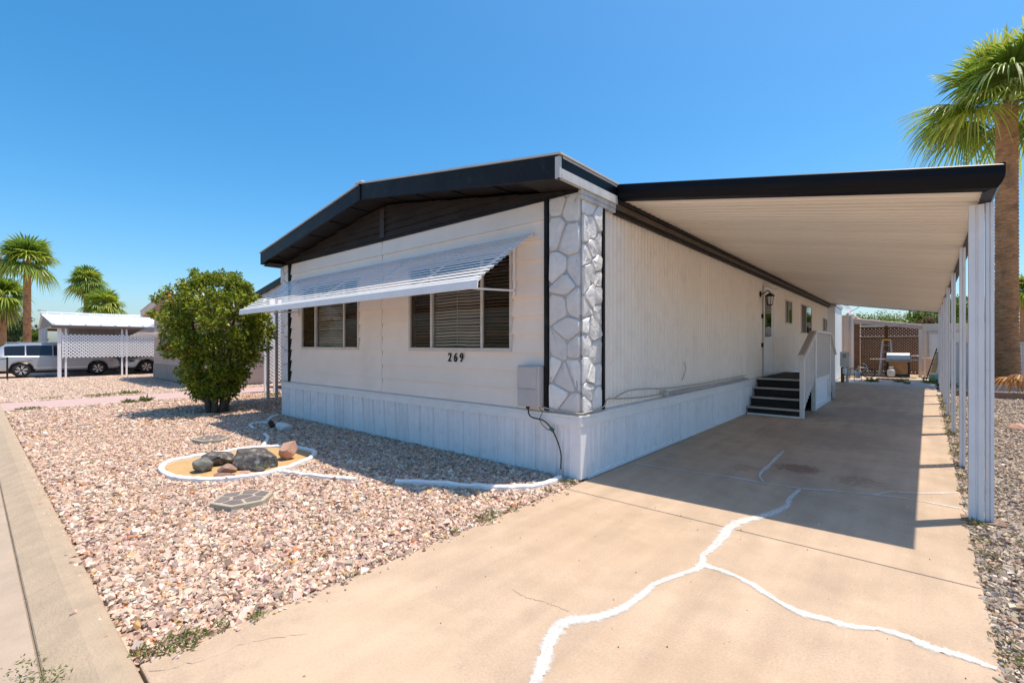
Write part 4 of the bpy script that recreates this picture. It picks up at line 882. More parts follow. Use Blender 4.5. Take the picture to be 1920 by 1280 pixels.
palm_leaf = attr_mat('palm_leaf', .4, trans=.5, spec=.5)
palm_bark = mat('palm_bark', (.40, .215, .11), .95, .6, 5, 1., 16, stain=((.13, .08, .05), 2.2, .52, .72, .75), streak=6.)
palm('big fan palm behind the carport posts, trunk close to the white wall', 5.58, 22.2, 10.9, .345, 2.0, 36, 5, nseg=60, secs=6, skirt=0, petl=.85, low=-12)
def at(px, py, depth):         # place on the ground along a view direction, used only to read positions off the photograph
    rx, ry = (px-960)/876*depth, depth; s, c = .65237, .75790
    return (2.82+rx*c-ry*s, -4.43+rx*s+ry*c, 1.5+(646.5-py)/876*depth)
for px, py, dep, rt, R, sk, lab, sd_ in ((51, 482, 41, .27, 1.45, 0, 'tallest fan palm on the far left behind the parked silver car', 21), (163, 524, 56, .32, 1.3, 2, 'slim fan palm rising behind the grey home with the white roof', 22), (194, 568, 55, .42, 1.35, 10, 'short bushy fan palm beside the slim one behind the grey home', 23), (4, 548, 46, .32, 1.3, 10, 'fan palm with brown skirt cut by the left edge', 24), (1918, 540, 60, .3, 1.5, 2, 'distant fan palm at the right edge beyond the wall', 25)):
    p = at(px, py, dep); palm(lab, p[0], p[1], p[2]-.4, rt, R*1.2, 30, sd_, nseg=24, skirt=sk, secs=4, petl=.6)
# broad trees further back
def tree(label, px, pybase, pytop, dep, wpx, seed, n=90, nper=90, leaf=.2, pal=GREENS, pw=(5, 5, 3, 4, 1.2), name='leafy_tree', trunk=True):
    p = at(px, 640, dep); x, y = p[0], p[1]; H = at(px, pytop, dep)[2]; zb = max(.2, at(px, pybase, dep)[2]); R = wpx/2/876*dep
    t = thing(name, label, 'tree', (x, y, -.05), 0, 'background trees'); r = np.random.default_rng(seed); C = []; Rr = []
    for k in range(n):
        d = r.normal(0, 1, 3); d /= np.linalg.norm(d); f = r.random()**.4; C.append((x+d[0]*R*f*.88, y+d[1]*R*f*.88, (zb+H)/2+d[2]*(H-zb)/2*f*.9)); Rr.append(R*r.uniform(.15, .27))
    crown('crown', np.array(C), np.array(Rr), nper, leaf, .55, seed+1, t, leaf_far, pal, pw)
    if trunk:
        for k in range(3):
            a = k*2.1; pts = smooth_open([(x+.08*math.cos(a), y+.08*math.sin(a), -.05), (x+.15*math.cos(a), y+.15*math.sin(a), zb*.8+.3), (x+R*.5*math.cos(a), y+R*.5*math.sin(a), (zb+H)/2)], 4); MB().tube(pts, list(np.linspace(.16, .04, len(pts))), 8).build('trunk', bark, t, True)
    return t
YEL = [(.12,.19,.02),(.17,.24,.025),(.08,.14,.02),(.22,.27,.04)]
tree('bright green tree behind the lattice patio roof', 1637, 640, 588, 62, 130, 41, leaf=.24, n=110, pal=YEL, pw=(4, 4, 3, 1))
tree('leafy tree just right of the lattice patio', 1742, 655, 578, 29, 88, 42, leaf=.17, n=90, pal=YEL, pw=(4, 4, 3, 1))
tree('drying brown patch tree in front of the leafy one', 1742, 652, 590, 28, 52, 43, n=40, leaf=.16, pal=[(.30,.20,.10),(.24,.17,.09),(.12,.11,.04)], pw=(3, 3, 2), name='drying_tree')
tree('tall green tree over the white wall seen between posts', 1815, 650, 545, 33, 100, 44, leaf=.18, n=110, pal=YEL, pw=(4, 4, 3, 1))
tree('dark green tree low behind the car on the far left', 22, 650, 588, 52, 80, 45, leaf=.22, n=70, pal=[(.05,.10,.03),(.035,.07,.025),(.09,.13,.05)], pw=(3, 3, 2))
tree('pale green shrub tree left of the grey home', 62, 650, 618, 50, 36, 46, leaf=.2, n=40, pal=YEL, pw=(4, 4, 3, 1))
tree('dark hedge tree on the far left horizon', -25, 650, 585, 60, 90, 47, leaf=.25, n=70, pal=[(.05,.09,.03),(.04,.075,.03)], pw=(1, 1))
# weeds (ground cover)
def weeds(name, label, spots, seed, pal=((.10,.15,.03),(.16,.19,.05),(.22,.20,.08))):
    r = np.random.default_rng(seed); P = []; S = []
    for x, y, rad, n, s in spots:
        a = r.uniform(0, 6.283, n); q = rad*r.random(n)**.6; P.append(np.stack([x+q*np.cos(a), y+q*np.sin(a), r.uniform(.0, .03, n)], 1)); S.append(np.full(n, s)*r.uniform(.6, 1.3, n))
    P = np.concatenate(P); S = np.concatenate(S); n = len(P); D = unit(r.normal(0, 1, (n, 3))*np.array([1, 1, .35])+np.array([0, 0, .45])); Nn = unit(np.cross(D, r.normal(0, 1, (n, 3))))
    tone = np.array(pal)[r.integers(0, len(pal), n)]*(1+r.normal(0, .15, (n, 1))); me = leaf_mesh(name, P, D, Nn, S, .3, np.clip(tone, .01, .6)); me.materials.append(leaf_far)
    o = place(name, me, leaf_far, None, (0, 0, 0)); tag(o, label, 'weeds', kind='stuff'); return o
weeds('weeds', 'straggly weeds at the corner of kerb and driveway', [(.03,-3.74,.10,260,.028),(.03,-3.58,.06,90,.025),(.0,-3.86,.07,110,.026),(.08,-3.40,.05,80,.025),(-.12,-4.22,.10,120,.025),(-.3,-4.26,.08,60,.022)], 51)
weeds('weeds', 'small weeds along the left edge of the driveway', [(.05,-1.9,.06,60,.025),(.05,-1.55,.10,120,.028),(.0,-1.4,.1,120,.026),(.05,-1.2,.06,80,.025),(-.02,-.55,.06,50,.025),(-.05,-.2,.06,90,.028),(.02,-.14,.04,60,.028),(.05,-2.8,.05,40,.022),(-1.9,-.9,.03,20,.02),(-3.1,-2.15,.05,90,.05)], 52)
sp = [(xr(1.05)+.04,1.05,.07,120,.032),(xr(.6)+.05,.6,.08,60,.026),(xr(.3)+.05,.3,.08,60,.026),(xr(0)+.05,0,.06,40,.025),(xr(-1)+.03,-1.0,.06,30,.03),(xr(-1.2)+.06,-1.2,.08,80,.028),(xr(2.2)+.04,2.2,.06,60,.03),(xr(2.9)+.04,2.9,.06,60,.03),(3.45,.75,.12,90,.03)]
for yy in np.arange(4.5, 14.4, .8): sp.append((xr(yy)+.06, yy+r.uniform(-.3,.3), .1, 60, .05))
weeds('weeds', 'yellowish weeds along the right edge of the driveway', sp, 53, ((.18,.19,.05),(.28,.24,.08),(.34,.24,.1),(.12,.15,.04)))
weeds('weeds', 'low weeds beside the pink driveway strip', [(-15.4,-1.9,.35,160,.08),(-15.6,-1.2,.3,160,.1),(-12.75,-1.7,.12,70,.12),(-12.75,-1.35,.12,70,.16),(-12.8,-3.5,.25,160,.06),(-15.5,-2.9,.25,80,.05),(-15.3,.2,.3,100,.07),(-11.6,1.5,.35,120,.09)], 54)
weeds('weeds', 'green tufts in the dirt behind the carport', [(1.5,19.9,.2,120,.16),(2.35,20.2,.15,90,.14),(2.6,19.3,.1,60,.12),(3.45,20.4,.35,220,.15),(3.7,18.6,.2,160,.2),(.5,21.2,.2,60,.1)], 55)
# ------------------------------------------------------------------ parked cars
tyre_mesh = {}
def car(name, label, x, y, rz, L, keys, wheels, rw, body_m, W=1.84, glass_z=None, side_cols=(), ws=None, rw_=None, scale=1.):
    t = thing(name, label, 'car', (x, y, 0), rz, local=True); t.scale = (scale,)*3
    ys = np.unique(np.concatenate([np.linspace(-L/2, L/2, 46)]+[np.linspace(c-rw*1.2, c+rw*1.2, 19) for c in wheels]))
    k = np.array(keys); f = lambda c: np.interp(ys, k[:, 0], k[:, c])
    belt, roof, hb, hr, sill = f(1), f(2), f(3), f(4), f(5)
    ra = rw*1.22
    for c in wheels: sill = np.where(np.abs(ys-c) < ra, np.maximum(sill, rw+np.sqrt(np.maximum(0, ra**2-(ys-c)**2))*1.0), sill)
    ring = []
    for i in range(len(ys)):
        s = sill[i]; b = max(belt[i], s+.05); h = hb[i]; q = hr[i]; ro = max(roof[i], b+.01); mdl = s+(b-s)*.45
        ring.append([(0,s),(h*.93,s),(h,s+min(.08, (b-s)*.3)),(h*1.0,mdl),(h*.985,b-.03),(h*.95,b),(q+(h*.95-q)*.1,ro-.07 if ro-b > .15 else ro-.008),(q*.82,ro-.012),(q*.4,ro),(0,ro+.004)])
    m = len(ring[0]); vs = []; fs = []
    for i, yy in enumerate(ys):
        for u, v in ring[i]: vs.append((u, yy, v))
        for u, v in ring[i][1:-1]: vs.append((-u, yy, v))
    tot = m+m-2
    order = list(range(m))+[m+m-3-j for j in range(m-2)]
    for i in range(len(ys)-1):
        for j in range(tot):
            a, b = order[j], order[(j+1) % tot]; fs.append((i*tot+a, i*tot+b, (i+1)*tot+b, (i+1)*tot+a))
    fs += [tuple(order[::-1]), tuple((len(ys)-1)*tot+j for j in order)]
    mb = MB(); mb.add(vs, fs); o = mb.build('body', body_m, t, True)
    try: o.data.set_sharp_from_angle(angle=math.radians(35))
    except Exception: pass
    MB().box(-W/2+.16, W/2-.16, -L/2+.15, L/2-.2, .2, .62).build('underbody', rubber, t)
    g = lambda yy, c: float(np.interp(yy, k[:, 0], k[:, c]))
    for y0, y1, nm in side_cols:
        for sx in (1, -1):
            mb = MB(); n = 6; vv = []
            for q in range(n+1):
                yy = y0+(y1-y0)*q/n; b = g(yy, 1); ro = g(yy, 2); h = g(yy, 3)*.95; qq = g(yy, 4); qt = qq+(h-qq)*.1
                for tt in (.06, .9): vv.append((sx*(h+(qt-h)*tt+.012), yy, b+(ro-.07-b)*tt))
            ff = [(2*q, 2*q+2, 2*q+3, 2*q+1) for q in range(n)]; mb.add(vv, ff if sx > 0 else [z[::-1] for z in ff]); mb.build('side_window', car_glass, t)
    for rng in (ws, rw_):
        if rng:
            mb = MB(); vv = []; n = 5
            for q in range(n+1):
                yy = rng[0]+(rng[1]-rng[0])*q/n
                for u in (-.86, 0, .86): vv.append((u*g(yy, 4), yy, g(yy, 2)+.014))
            mb.add(vv, [(3*q+j, 3*q+j+1, 3*q+4+j, 3*q+3+j) for q in range(n) for j in (0, 1)]); mb.build('windshield' if rng is ws else 'rear_window', car_glass, t)
    for c in wheels:
        for sx in (1, -1):
            w = MB().lathe([(rw*.66,-.09),(rw*.9,-.1),(rw,-.06),(rw,.06),(rw*.9,.1),(rw*.66,.09)], 28, (sx*(W/2-.13), c, rw), 'x').build('wheel', rubber, t, True)
            MB().lathe([(rw*.66,-.03),(rw*.68,.03),(rw*.62,.07),(rw*.6,.02),(.03,.015)] if sx > 0 else [(.03,-.015),(rw*.6,-.02),(rw*.62,-.07),(rw*.68,-.03),(rw*.66,.03)], 28, (sx*(W/2-.12), c, rw), 'x').build('rim', rim_dark, w)
            for q in range(6):
                a = q*2*math.pi/6+.3
                for dd in (-.17, .17): MB().beam((sx*(W/2-.055), c+.05*math.cos(a), rw+.05*math.sin(a)), (sx*(W/2-.05), c+rw*.64*math.cos(a+dd), rw+rw*.64*math.sin(a+dd)), .035, .03, (1,0,0)).build('spoke', rim_m, w)
            MB().lathe([(.06,0),(.05,.02)], 12, (sx*(W/2-.05)-(.01 if sx > 0 else .01), c, rw), 'x').build('hub', rim_m, w)
    return t, g
car_glass = mat('car_glass', (.012, .014, .017), .06, .05, spec=.6); rim_m = mat('rim_silver', (.68, .68, .68), .3, .05, metal=.7); rim_dark = mat('rim_shadow', (.22, .22, .22), .5)
def paint_m(name, col):
    m = mat(name, col, .3, .03, 2, metal=.45); m.node_tree.nodes['Principled BSDF'].inputs['Coat Weight'].default_value = .8; m.node_tree.nodes['Principled BSDF'].inputs['Coat Roughness'].default_value = .05; return m
silver = paint_m('silver_paint', (.46, .47, .49)); pearl = paint_m('pearl_paint', (.62, .62, .62)); graph = paint_m('graphite_paint', (.10, .10, .105))
# keys: y, belt, roof, half width, half roof width, sill
SUVK = [(-2.44,.95,1.0,.80,.72,.42),(-2.38,1.02,1.12,.86,.74,.36),(-2.15,1.06,1.55,.90,.66,.34),(-1.95,1.06,1.67,.915,.66,.33),(-1.0,1.05,1.72,.92,.68,.31),(0,1.03,1.72,.92,.68,.30),(.55,1.01,1.66,.92,.66,.30),(1.25,1.0,1.10,.915,.78,.31),(1.6,.99,1.04,.91,.78,.32),(2.1,.90,.95,.87,.74,.33),(2.35,.76,.82,.78,.66,.34),(2.44,.62,.66,.70,.6,.38)]
suv, g = car('parked_car', 'silver sport utility car parked under the white roofed carport', -29.35, -1.53, 0, 4.88, SUVK, (-1.42, 1.46), .35, silver, side_cols=((-2.0, -1.30, 'q'), (-1.25, -.32, 'r'), (-.27, .82, 'f')), ws=(.6, 1.22), rw_=(-2.3, -1.98), scale=.93)
for sx in (1, -1):
    MB().box(sx*.9-.04, sx*.9+.035, -.36, -.16, .86, .9).build('door_handle', chrome, suv); MB().box(sx*.9-.04, sx*.9+.035, -1.22, -1.02, .88, .92).build('door_handle', chrome, suv)
    MB().beam((sx*.60,-1.9,1.735), (sx*.60,.4,1.745), .035, .03).build('roof_rail', chrome, suv)
    MB().box(sx*.74-.12, sx*.74+.09, 2.02, 2.26, .72, .84).build('headlight', mat('lens_clear', (.5, .5, .52), .1), suv, bevel=.03); MB().box(sx*.82-.05, sx*.82+.05, -2.42, -2.28, .88, 1.08).build('tail_light', mat('lens_red', (.4, .01, .02), .15), suv, bevel=.02)
    MB().box(sx*.85-.05, sx*.85+.03, 1.95, 2.1, .76, .80).build('marker_light', mat('lens_amber', (.6, .15, .02), .2), suv); MB().box(sx*.98-.1, sx*.98+.08, .62, .82, 1.02, 1.16).build('mirror', silver, suv, bevel=.03)
    MB().box(sx*.905-.02, sx*.905+.022, -1.0, .98, .44, .475).build('side_moulding', chrome, suv)
MB().box(-.7, .7, 2.36, 2.5, .3, .46).build('bumper', rubber, suv, bevel=.03); MB().box(-.45, .45, 2.33, 2.42, .58, .76).build('grille', rubber, suv)
SEDK = [(-2.3,.85,.9,.78,.7,.36),(-2.1,.92,1.02,.86,.72,.32),(-1.5,.94,1.1,.89,.68,.3),(-1.0,.94,1.38,.9,.6,.29),(-.3,.93,1.45,.9,.6,.28),(.3,.91,1.42,.9,.6,.28),(1.05,.90,.98,.9,.76,.28),(1.7,.80,.87,.88,.72,.29),(2.1,.66,.72,.82,.66,.3),(2.3,.5,.55,.7,.58,.33)]
sed, g = car('parked_car', 'white sedan nose seen under the lattice screen', -29.35, 3.2, math.pi, 4.6, SEDK, (-1.35, 1.4), .33, pearl, side_cols=((-1.1, -.35, 'r'), (-.28, .7, 'f')), ws=(.4, 1.02), rw_=(-1.5, -1.0))
for sx in (1, -1): MB().box(sx*.74-.1, sx*.74+.1, 1.85, 2.12, .60, .70).build('headlight', rubber, sed, bevel=.03); MB().box(sx*.87-.04, sx*.87+.02, 1.62, 1.75, .7, .74).build('marker_light', MATS['lens_amber'], sed)
dkc, g = car('parked_car', 'dark grey car half hidden between the leafy tree and the home', -14.1, 4.9, math.pi, 4.6, SEDK, (-1.35, 1.4), .33, graph, side_cols=((-1.1, -.35, 'r'), (-.28, .7, 'f')), ws=(.4, 1.02), rw_=(-1.5, -1.0))
for sx in (1, -1): MB().box(sx*.72-.1, sx*.72+.1, 1.9, 2.15, .58, .68).build('headlight', MATS['lens_clear'], dkc, bevel=.03)
# ------------------------------------------------------------------ neighbours on the left
tan_w = mat('tan_siding', (.58, .44, .36), .6, .08, 2, rnd=.05); tan_t = mat('tan_trim', (.66, .54, .46), .6, .06, 3)
nh = thing('neighbour_home', 'tan mobile home mostly hidden behind the leafy tree', 'house', (-20, 6, 0))
MB().box(-23.5, -16.5, 1.22, 14, 0, 2.85).build('wall_core', tan_w, nh)
for k in range(11):
    z = .66+.2*k; segs = [(-23.6,-16.4)] if not (1.25 < z+.1 < 2.3) else [(-23.6,-22.6),(-20.6,-16.4)]
    for a, b in segs:
        mb = MB(); mb.add([(a,1.09,z),(b,1.09,z),(b,1.11,z+.2),(a,1.11,z+.2),(a,1.22,z),(b,1.22,z),(b,1.22,z+.2),(a,1.22,z+.2)], [(0,1,2,3),(1,5,6,2),(4,0,3,7),(0,4,5,1),(3,2,6,7)]); mb.build('siding_board', tan_w, nh)
x = -23.6
while x < -16.5:
    mb = MB(); skirt_panel(mb, lambda u, d, z: (u, 1.1+d*2.5, z), x, x+.34, .65); mb.build('skirt_panel', mat('tan_skirt', (.56, .45, .38), .6, .08, 3, rnd=.06), nh); x += .345
w = MB().box(-22.6, -20.6, 1.07, 1.1, 1.26, 1.32).box(-22.6, -20.6, 1.07, 1.1, 2.2, 2.26).box(-22.6, -22.54, 1.07, 1.1, 1.32, 2.2).box(-20.66, -20.6, 1.07, 1.1, 1.32, 2.2).build('window', alum, nh); MB().box(-22.54, -20.66, 1.105, 1.12, 1.32, 2.2).build('pane', car_glass, w)
for xa in (-24.1, -15.9):
    lo, hi = 3.02, 3.62; mb = MB(); vs = []
    for xx, zt in ((xa, lo), (-20, hi)): vs += [(xx,.7,zt-.24),(xx,.7,zt),(xx,.75,zt),(xx,.75,zt-.24)]
    f = [(0,1,5,4),(1,2,6,5),(2,3,7,6),(3,0,4,7),(0,3,2,1),(4,5,6,7)]; mb.add(vs, f); mb.build('fascia_board', tan_t, nh)
    mb = MB(); lo_ = [(xa,.68,lo+.004),(-20,.68,hi+.004),(-20,14.3,hi+.004),(xa,14.3,lo+.004)]; mb.add(lo_+[(p[0],p[1],p[2]+.04) for p in lo_], [(0,3,2,1),(4,5,6,7),(0,1,5,4),(1,2,6,5),(2,3,7,6),(3,0,4,7)]); mb.build('roof_sheet', tan_t, nh)
    mb = MB(); mb.add([(xa,.755,lo-.2),(-20,.755,hi-.2),(-20,1.2,hi-.2),(xa,1.2,lo-.2)], [(0,1,2,3)]); mb.build('soffit', tan_w, nh)
    MB().box(min(xa, xa+.04), max(xa, xa+.04), .76, 14.3, lo-.24, lo-.002).build('eave_fascia', tan_t, nh)
mb = MB(); mb.add([(-23.6,1.1,2.86),(-16.4,1.1,2.86),(-20,1.1,3.4)], [(0,1,2)]); mb.build('gable', tan_w, nh)
na = MB().beam((-23.2,1.06,2.48), (-17.6,1.06,2.48), .04, .05).build('awning', alum, nh)
for i in range(13):
    tt = i/12; MB().beam((-23.25,1.02-.85*tt,2.46-.58*tt), (-17.6,1.02-.85*tt,2.46-.58*tt), .055, .014, (0,-.3,1)).build('awning_slat', tan_t, na)
MB().beam((-23.27,.14,1.84), (-17.6,.14,1.84), .02, .09).build('awning_lip', tan_t, na)
# far home with white ridged roof and carport lattice
gh = thing('grey_home', 'grey home with white ridged metal roof behind the lattice screen', 'house', (-31.5, 4, 0))
gw = mat('grey_siding', (.34, .32, .30), .65, .08, 3); wm = mat('white_metal', (.78, .80, .83), .35, .06, 3)
MB().box(-34.2, -31, -1.0, 14, 0, 2.6).build('wall', gw, gh)
y = -.95
while y < 8: MB().box(-31, -30.975, y, y+.05, .05, 2.5).build('wall_batten', gw, gh); y += .35
MB().box(-33.9, -33.0, -1.02, -.99, .6, 2.2).build('window', trim_w, gh); MB().box(-33.8, -33.1, -1.03, -1.021, .9, 2.1).build('pane', car_glass, gh); MB().box(-32.2, -31.4, -1.03, -.995, .1, 2.2).build('door', mat('door_pale', (.6, .6, .62), .5), gh); MB().box(-32.05, -31.55, -1.04, -1.031, 1.2, 2.0).build('pane', car_glass, gh)
for xx in (-34.2, -32.6, -31.1): MB().box(xx-.05, xx+.05, -1.9, -1.8, 0, 2.4).build('porch_post', trim_w, gh)
RG = (-30.9, 3.06)
for xe_, ze_, nm in ((-27.45, 2.42, 0), (-34.6, 2.42, 1)):
    mb = MB(); a = [(xe_,-1.9,ze_),(RG[0],-2.05,RG[1]),(RG[0],14,RG[1]),(xe_,14,ze_)]; mb.add(a+[(p[0],p[1],p[2]+.03) for p in a], [(0,3,2,1),(4,5,6,7),(0,1,5,4),(1,2,6,5),(2,3,7,6),(3,0,4,7)]); mb.build('roof_sheet', wm, gh)
    for y in np.arange(-1.85, 13, .55): MB().beam((xe_,y,ze_+.05), (RG[0],y,RG[1]+.05), .07, .045).build('roof_rib', wm, gh)
    s = 1 if nm == 0 else -1; MB().box(min(xe_, xe_+.05*s), max(xe_, xe_+.05*s), -1.95, 14, ze_-.13, ze_-.002).build('eave_fascia', mat('brown_fascia', (.13, .085, .07), .6), gh)
MB().tube([(RG[0],-2.08,RG[1]+.05), (RG[0],14,RG[1]+.05)], .1, 8).build('ridge_cap', wm, gh, True)
mb = MB(); mb.add([(-34.5,-1.85,2.4),(-27.5,-1.85,2.4),(RG[0],-1.95,3.04)], [(0,1,2)]); mb.build('gable', mat('gable_grey', (.2, .19, .19), .6), gh)
for y, wd in ((-1.67, .13), (-1.45, .07), (.62, .07), (.80, .07), (3.2, .07)): MB().box(-27.6-wd/2, -27.6+wd/2, y-wd/2, y+wd/2, -.03, 2.38).build('carport_post', post_m, gh)
ls = thing('lattice_screen', 'white lattice screen hung between carport posts above the cars', 'lattice', (-27.53, .2, .88))
mb = MB(); lattice(mb, (-27.53,-1.56,.9), (0,1,0), (0,0,1), 5.4, 1.1, .15, .05, .008, 1); o = mb.build('lattice_strips', mat('white_vinyl', (.85, .84, .83), .45, .03), ls); o['kind'] = 'stuff'
for b in ((-1.58,-1.54,.88,2.02), (3.82,3.86,.88,2.02)): MB().box(-27.545, -27.51, *b).build('end_strip', MATS['white_vinyl'], ls)
# lattice screen and posts of the carport with the dark car
l2 = thing('lattice_screen', 'narrow white lattice panel beside the left stone corner of the home', 'lattice', (-12.8, 3, .2))
mb = MB(); lattice(mb, (-12.8,1.72,.32), (0,1,0), (0,0,1), 2.6, 2.15, .11, .038, .008, 1); o = mb.build('lattice_strips', MATS['white_vinyl'], l2); o['kind'] = 'stuff'
for y in (1.70, 1.98, 4.3): MB().box(-12.85, -12.79, y-.02, y+.02, -.03, 2.55).build('post', MATS['white_vinyl'], l2)
MB().box(-12.84, -12.79, 1.72, 4.34, 2.48, 2.53).build('rail', MATS['white_vinyl'], l2)
# pole, lamp, thin post
p = at(1, 477, 52); up = thing('utility_pole', 'brown wooden utility pole at the left edge', 'pole', (p[0], p[1], 0)); MB().tube([(p[0],p[1],-.1),(p[0],p[1],p[2])], [.16,.11], 10).build('pole', mat('pole_wood', (.22, .14, .09), .9, .3, 4), up, True); MB().beam((p[0]-.9,p[1],p[2]-.5), (p[0]+.9,p[1],p[2]-.5), .1, .1).build('crossarm', MATS['pole_wood'], up)
p = at(89, 583, 60); sl = thing('street_lamp', 'grey street lamp arm above the white metal roof', 'street lamp', (p[0], p[1], 0)); q = at(72, 582, 60)
MB().tube([(p[0],p[1],-.1),(p[0],p[1],p[2])], .07, 8).build('pole', gray_box, sl, True); MB().tube([(p[0],p[1],p[2]), (q[0],q[1],q[2]+.05)], .05, 8).build('arm', gray_box, sl, True); MB().beam((q[0],q[1],q[2]), (q[0]+(p[0]-q[0])*.4,q[1]+(p[1]-q[1])*.4,q[2]), .25, .12).build('lamp_head', gray_box, sl)
tp = thing('marker_post', 'thin dark steel post beside the rear wheel of the silver car', 'post', (-27.1, -3.35, 0)); MB().box(-27.13, -27.07, -3.38, -3.32, -.05, .98).build('post', rubber, tp); MB().tube(smooth_open([(-27.1,-3.35,.9),(-27.4,-4.4,.8),(-27.6,-5.6,.9)]), .015).build('chain', rubber, tp)
# ------------------------------------------------------------------ back yard seen through the carport
th = thing('tan_outbuilding', 'flat roofed tan metal building behind the carport', 'building', (-1, 26, 0))
mb = MB(); pr = []; x = -4.
while x < .45: pr += [(x,25.0),(x+.12,25.0),(x+.14,24.98),(x+.2,24.98),(x+.22,25.0)]; x += .24
n = len(pr); mb.add([(a,b,-.05) for a, b in pr]+[(a,b,2.95) for a, b in pr], [(i, i+1, n+i+1, n+i) for i in range(n-1)]); mb.build('wall_sheet', mat('tan_metal', (.62, .49, .38), .55, .06, 2), th)
MB().box(-4, .44, 25.02, 30, -.05, 2.94).build('wall_core', MATS['tan_metal'], th); MB().box(-4.1, .5, 24.9, 30.1, 2.955, 3.03).build('roof_edge', tan_t, th); MB().box(.40, .50, 24.88, 24.96, -.05, 2.95).build('corner_post', trim_w, th)
MB().lathe([(.05,0),(.05,.06)], 10, (-.12,24.92,2.62), 'y').build('vent', rubber, th)
sdh = thing('satellite_dish', 'grey satellite dish on the corner of the tan building', 'dish', (.3, 24.8, 2.9)); MB().tube([(.28,24.84,2.2),(.28,24.8,3.12)], .025, 8).build('mast', gray_box, sdh)
mb = MB(); cen = Vector((.22,24.72,3.28)); ax = Vector((.75,-.35,.55)).normalized(); u_ = ax.orthogonal().normalized(); v_ = ax.cross(u_); vs = []; nn = 20
for rr in (.0, .12, .22, .3):
    for k in range(nn): a = 2*math.pi*k/nn; vs.append(cen+(u_*math.cos(a)*1.1+v_*math.sin(a))*rr+ax*rr*rr*.8)
mb.add(vs, [(i*nn+k, i*nn+(k+1) % nn, (i+1)*nn+(k+1) % nn, (i+1)*nn+k) for i in range(3) for k in range(nn)]); mb.build('reflector', mat('dish_grey', (.5, .5, .52), .5), sdh, True)
MB().tube([cen+Vector((0,0,-.2)), cen+ax*.45+Vector((.15,0,-.15)), cen+ax*.62+Vector((.1,0,.02))], .02, 8).build('feed_arm', gray_box, sdh); MB().tube([cen+ax*.58+Vector((.08,0,.02)), cen+ax*.70+Vector((.1,0,.06))], .045, 8).build('feed_horn', gray_box, sdh)
pb = thing('lattice_patio', 'brown lattice patio shelter with sloping tan roof beam', 'shelter', (1.7, 26, 0))
wood = mat('brown_wood', (.20, .095, .045), .8, .35, 5, rnd=.2); beam_m = mat('beam_tan', (.50, .36, .29), .6, .1, 3)
MB().beam((.5,24.6,2.72), (3.12,24.6,2.33), .08, .2).build('roof_beam', beam_m, pb); mb = MB(); a = [(.5,24.65,2.76),(3.12,24.65,2.37),(3.12,28,2.5),(.5,28,2.9)]; mb.add(a+[(p[0],p[1],p[2]+.06) for p in a], [(0,3,2,1),(4,5,6,7),(0,1,5,4),(1,2,6,5),(2,3,7,6),(3,0,4,7)]); mb.build('roof', beam_m, pb)
for xx, m_ in ((.6, wood), (1.75, wood)): MB().box(xx-.06, xx+.06, 25.9, 26.0, -.05, 2.6).build('post', m_, pb)
MB().box(.53, .75, 24.7, 24.8, -.05, 2.55).build('post', wood, pb); MB().box(2.98, 3.10, 24.62, 24.74, -.05, 2.3).build('post', tan_t, pb); MB().box(3.16, 3.24, 24.9, 25.0, -.05, 2.32).build('post', tan_t, pb)
mb = MB(); lattice(mb, (.7,25.85,.1), (1,0,0), (0,0,1), 2.35, 1.75, .135, .056, .01, -1); o = mb.build('lattice_strips', wood, pb); o['kind'] = 'stuff'
mb = MB(); lattice(mb, (.7,25.80,1.95), (1,0,0), (0,0,1), 2.3, .4, .15, .055, .012, -1); o = mb.build('lattice_strips', wood, pb); o['kind'] = 'stuff'
for z in (.08, 1.87, 2.38): MB().box(.65, 3.05, 25.78, 25.86, z-.03, z+.03).build('rail', wood, pb)
MB().box(-1, 6, 31, 31.1, -.05, 2.7).build('lattice_backdrop', mat('backdrop_beige', (.62, .52, .42), .8), None); tag(bpy.data.objects['lattice_backdrop'], 'beige wall added behind the brown lattice to brighten its holes', 'wall')  # added backdrop, tall enough that the lattice shows light behind it
gr = thing('barbecue_grill', 'stainless gas barbecue grill with rusty front in front of the lattice', 'grill', (2.25, 24.2, 0))
steel = mat('steel_worn', (.36, .36, .37), .35, .2, 5, metal=.6); rust = mat('rusty_panel', (.38, .20, .09), .7, .35, 6)
MB().box(1.87, 2.63, 24.0, 24.5, .1, .7).build('cabinet', rust, gr); MB().box(1.83, 1.9, 23.97, 24.5, .05, .72).build('frame', rubber, gr); MB().box(2.6, 2.67, 23.97, 24.5, .05, .72).build('frame', rubber, gr); MB().box(1.83, 2.67, 23.95, 24.5, .03, .12).build('frame', rubber, gr)
mb = MB(); mb.prism([(23.93,.72),(23.88,.82),(23.95,1.02),(24.12,1.13),(24.42,1.13),(24.52,1.0),(24.52,.72)], lambda u, v, a: (a, u, v), 1.82, 2.68); mb.build('hood', steel, gr, bevel=.02); MB().box(1.8, 2.7, 23.86, 23.95, .7, .82).build('control_panel', mat('steel_brown', (.28, .24, .2), .4, .2, 5, metal=.5), gr)
MB().box(1.2, 1.8, 23.98, 24.45, .80, .84).build('side_shelf', mat('shelf_wood', (.55, .45, .36), .6), gr); MB().box(2.7, 3.05, 23.98, 24.45, .78, .82).build('side_shelf', steel, gr); MB().tube([(2.72,24.05,.86),(2.72,24.05,1.0),(2.98,24.05,1.0),(3.0,24.05,.84)], .015, 6).build('handle', steel, gr)
MB().lathe([(.09,0),(.09,.07)], 12, (1.82,24.0,.09), 'x').build('wheel', rubber, gr)
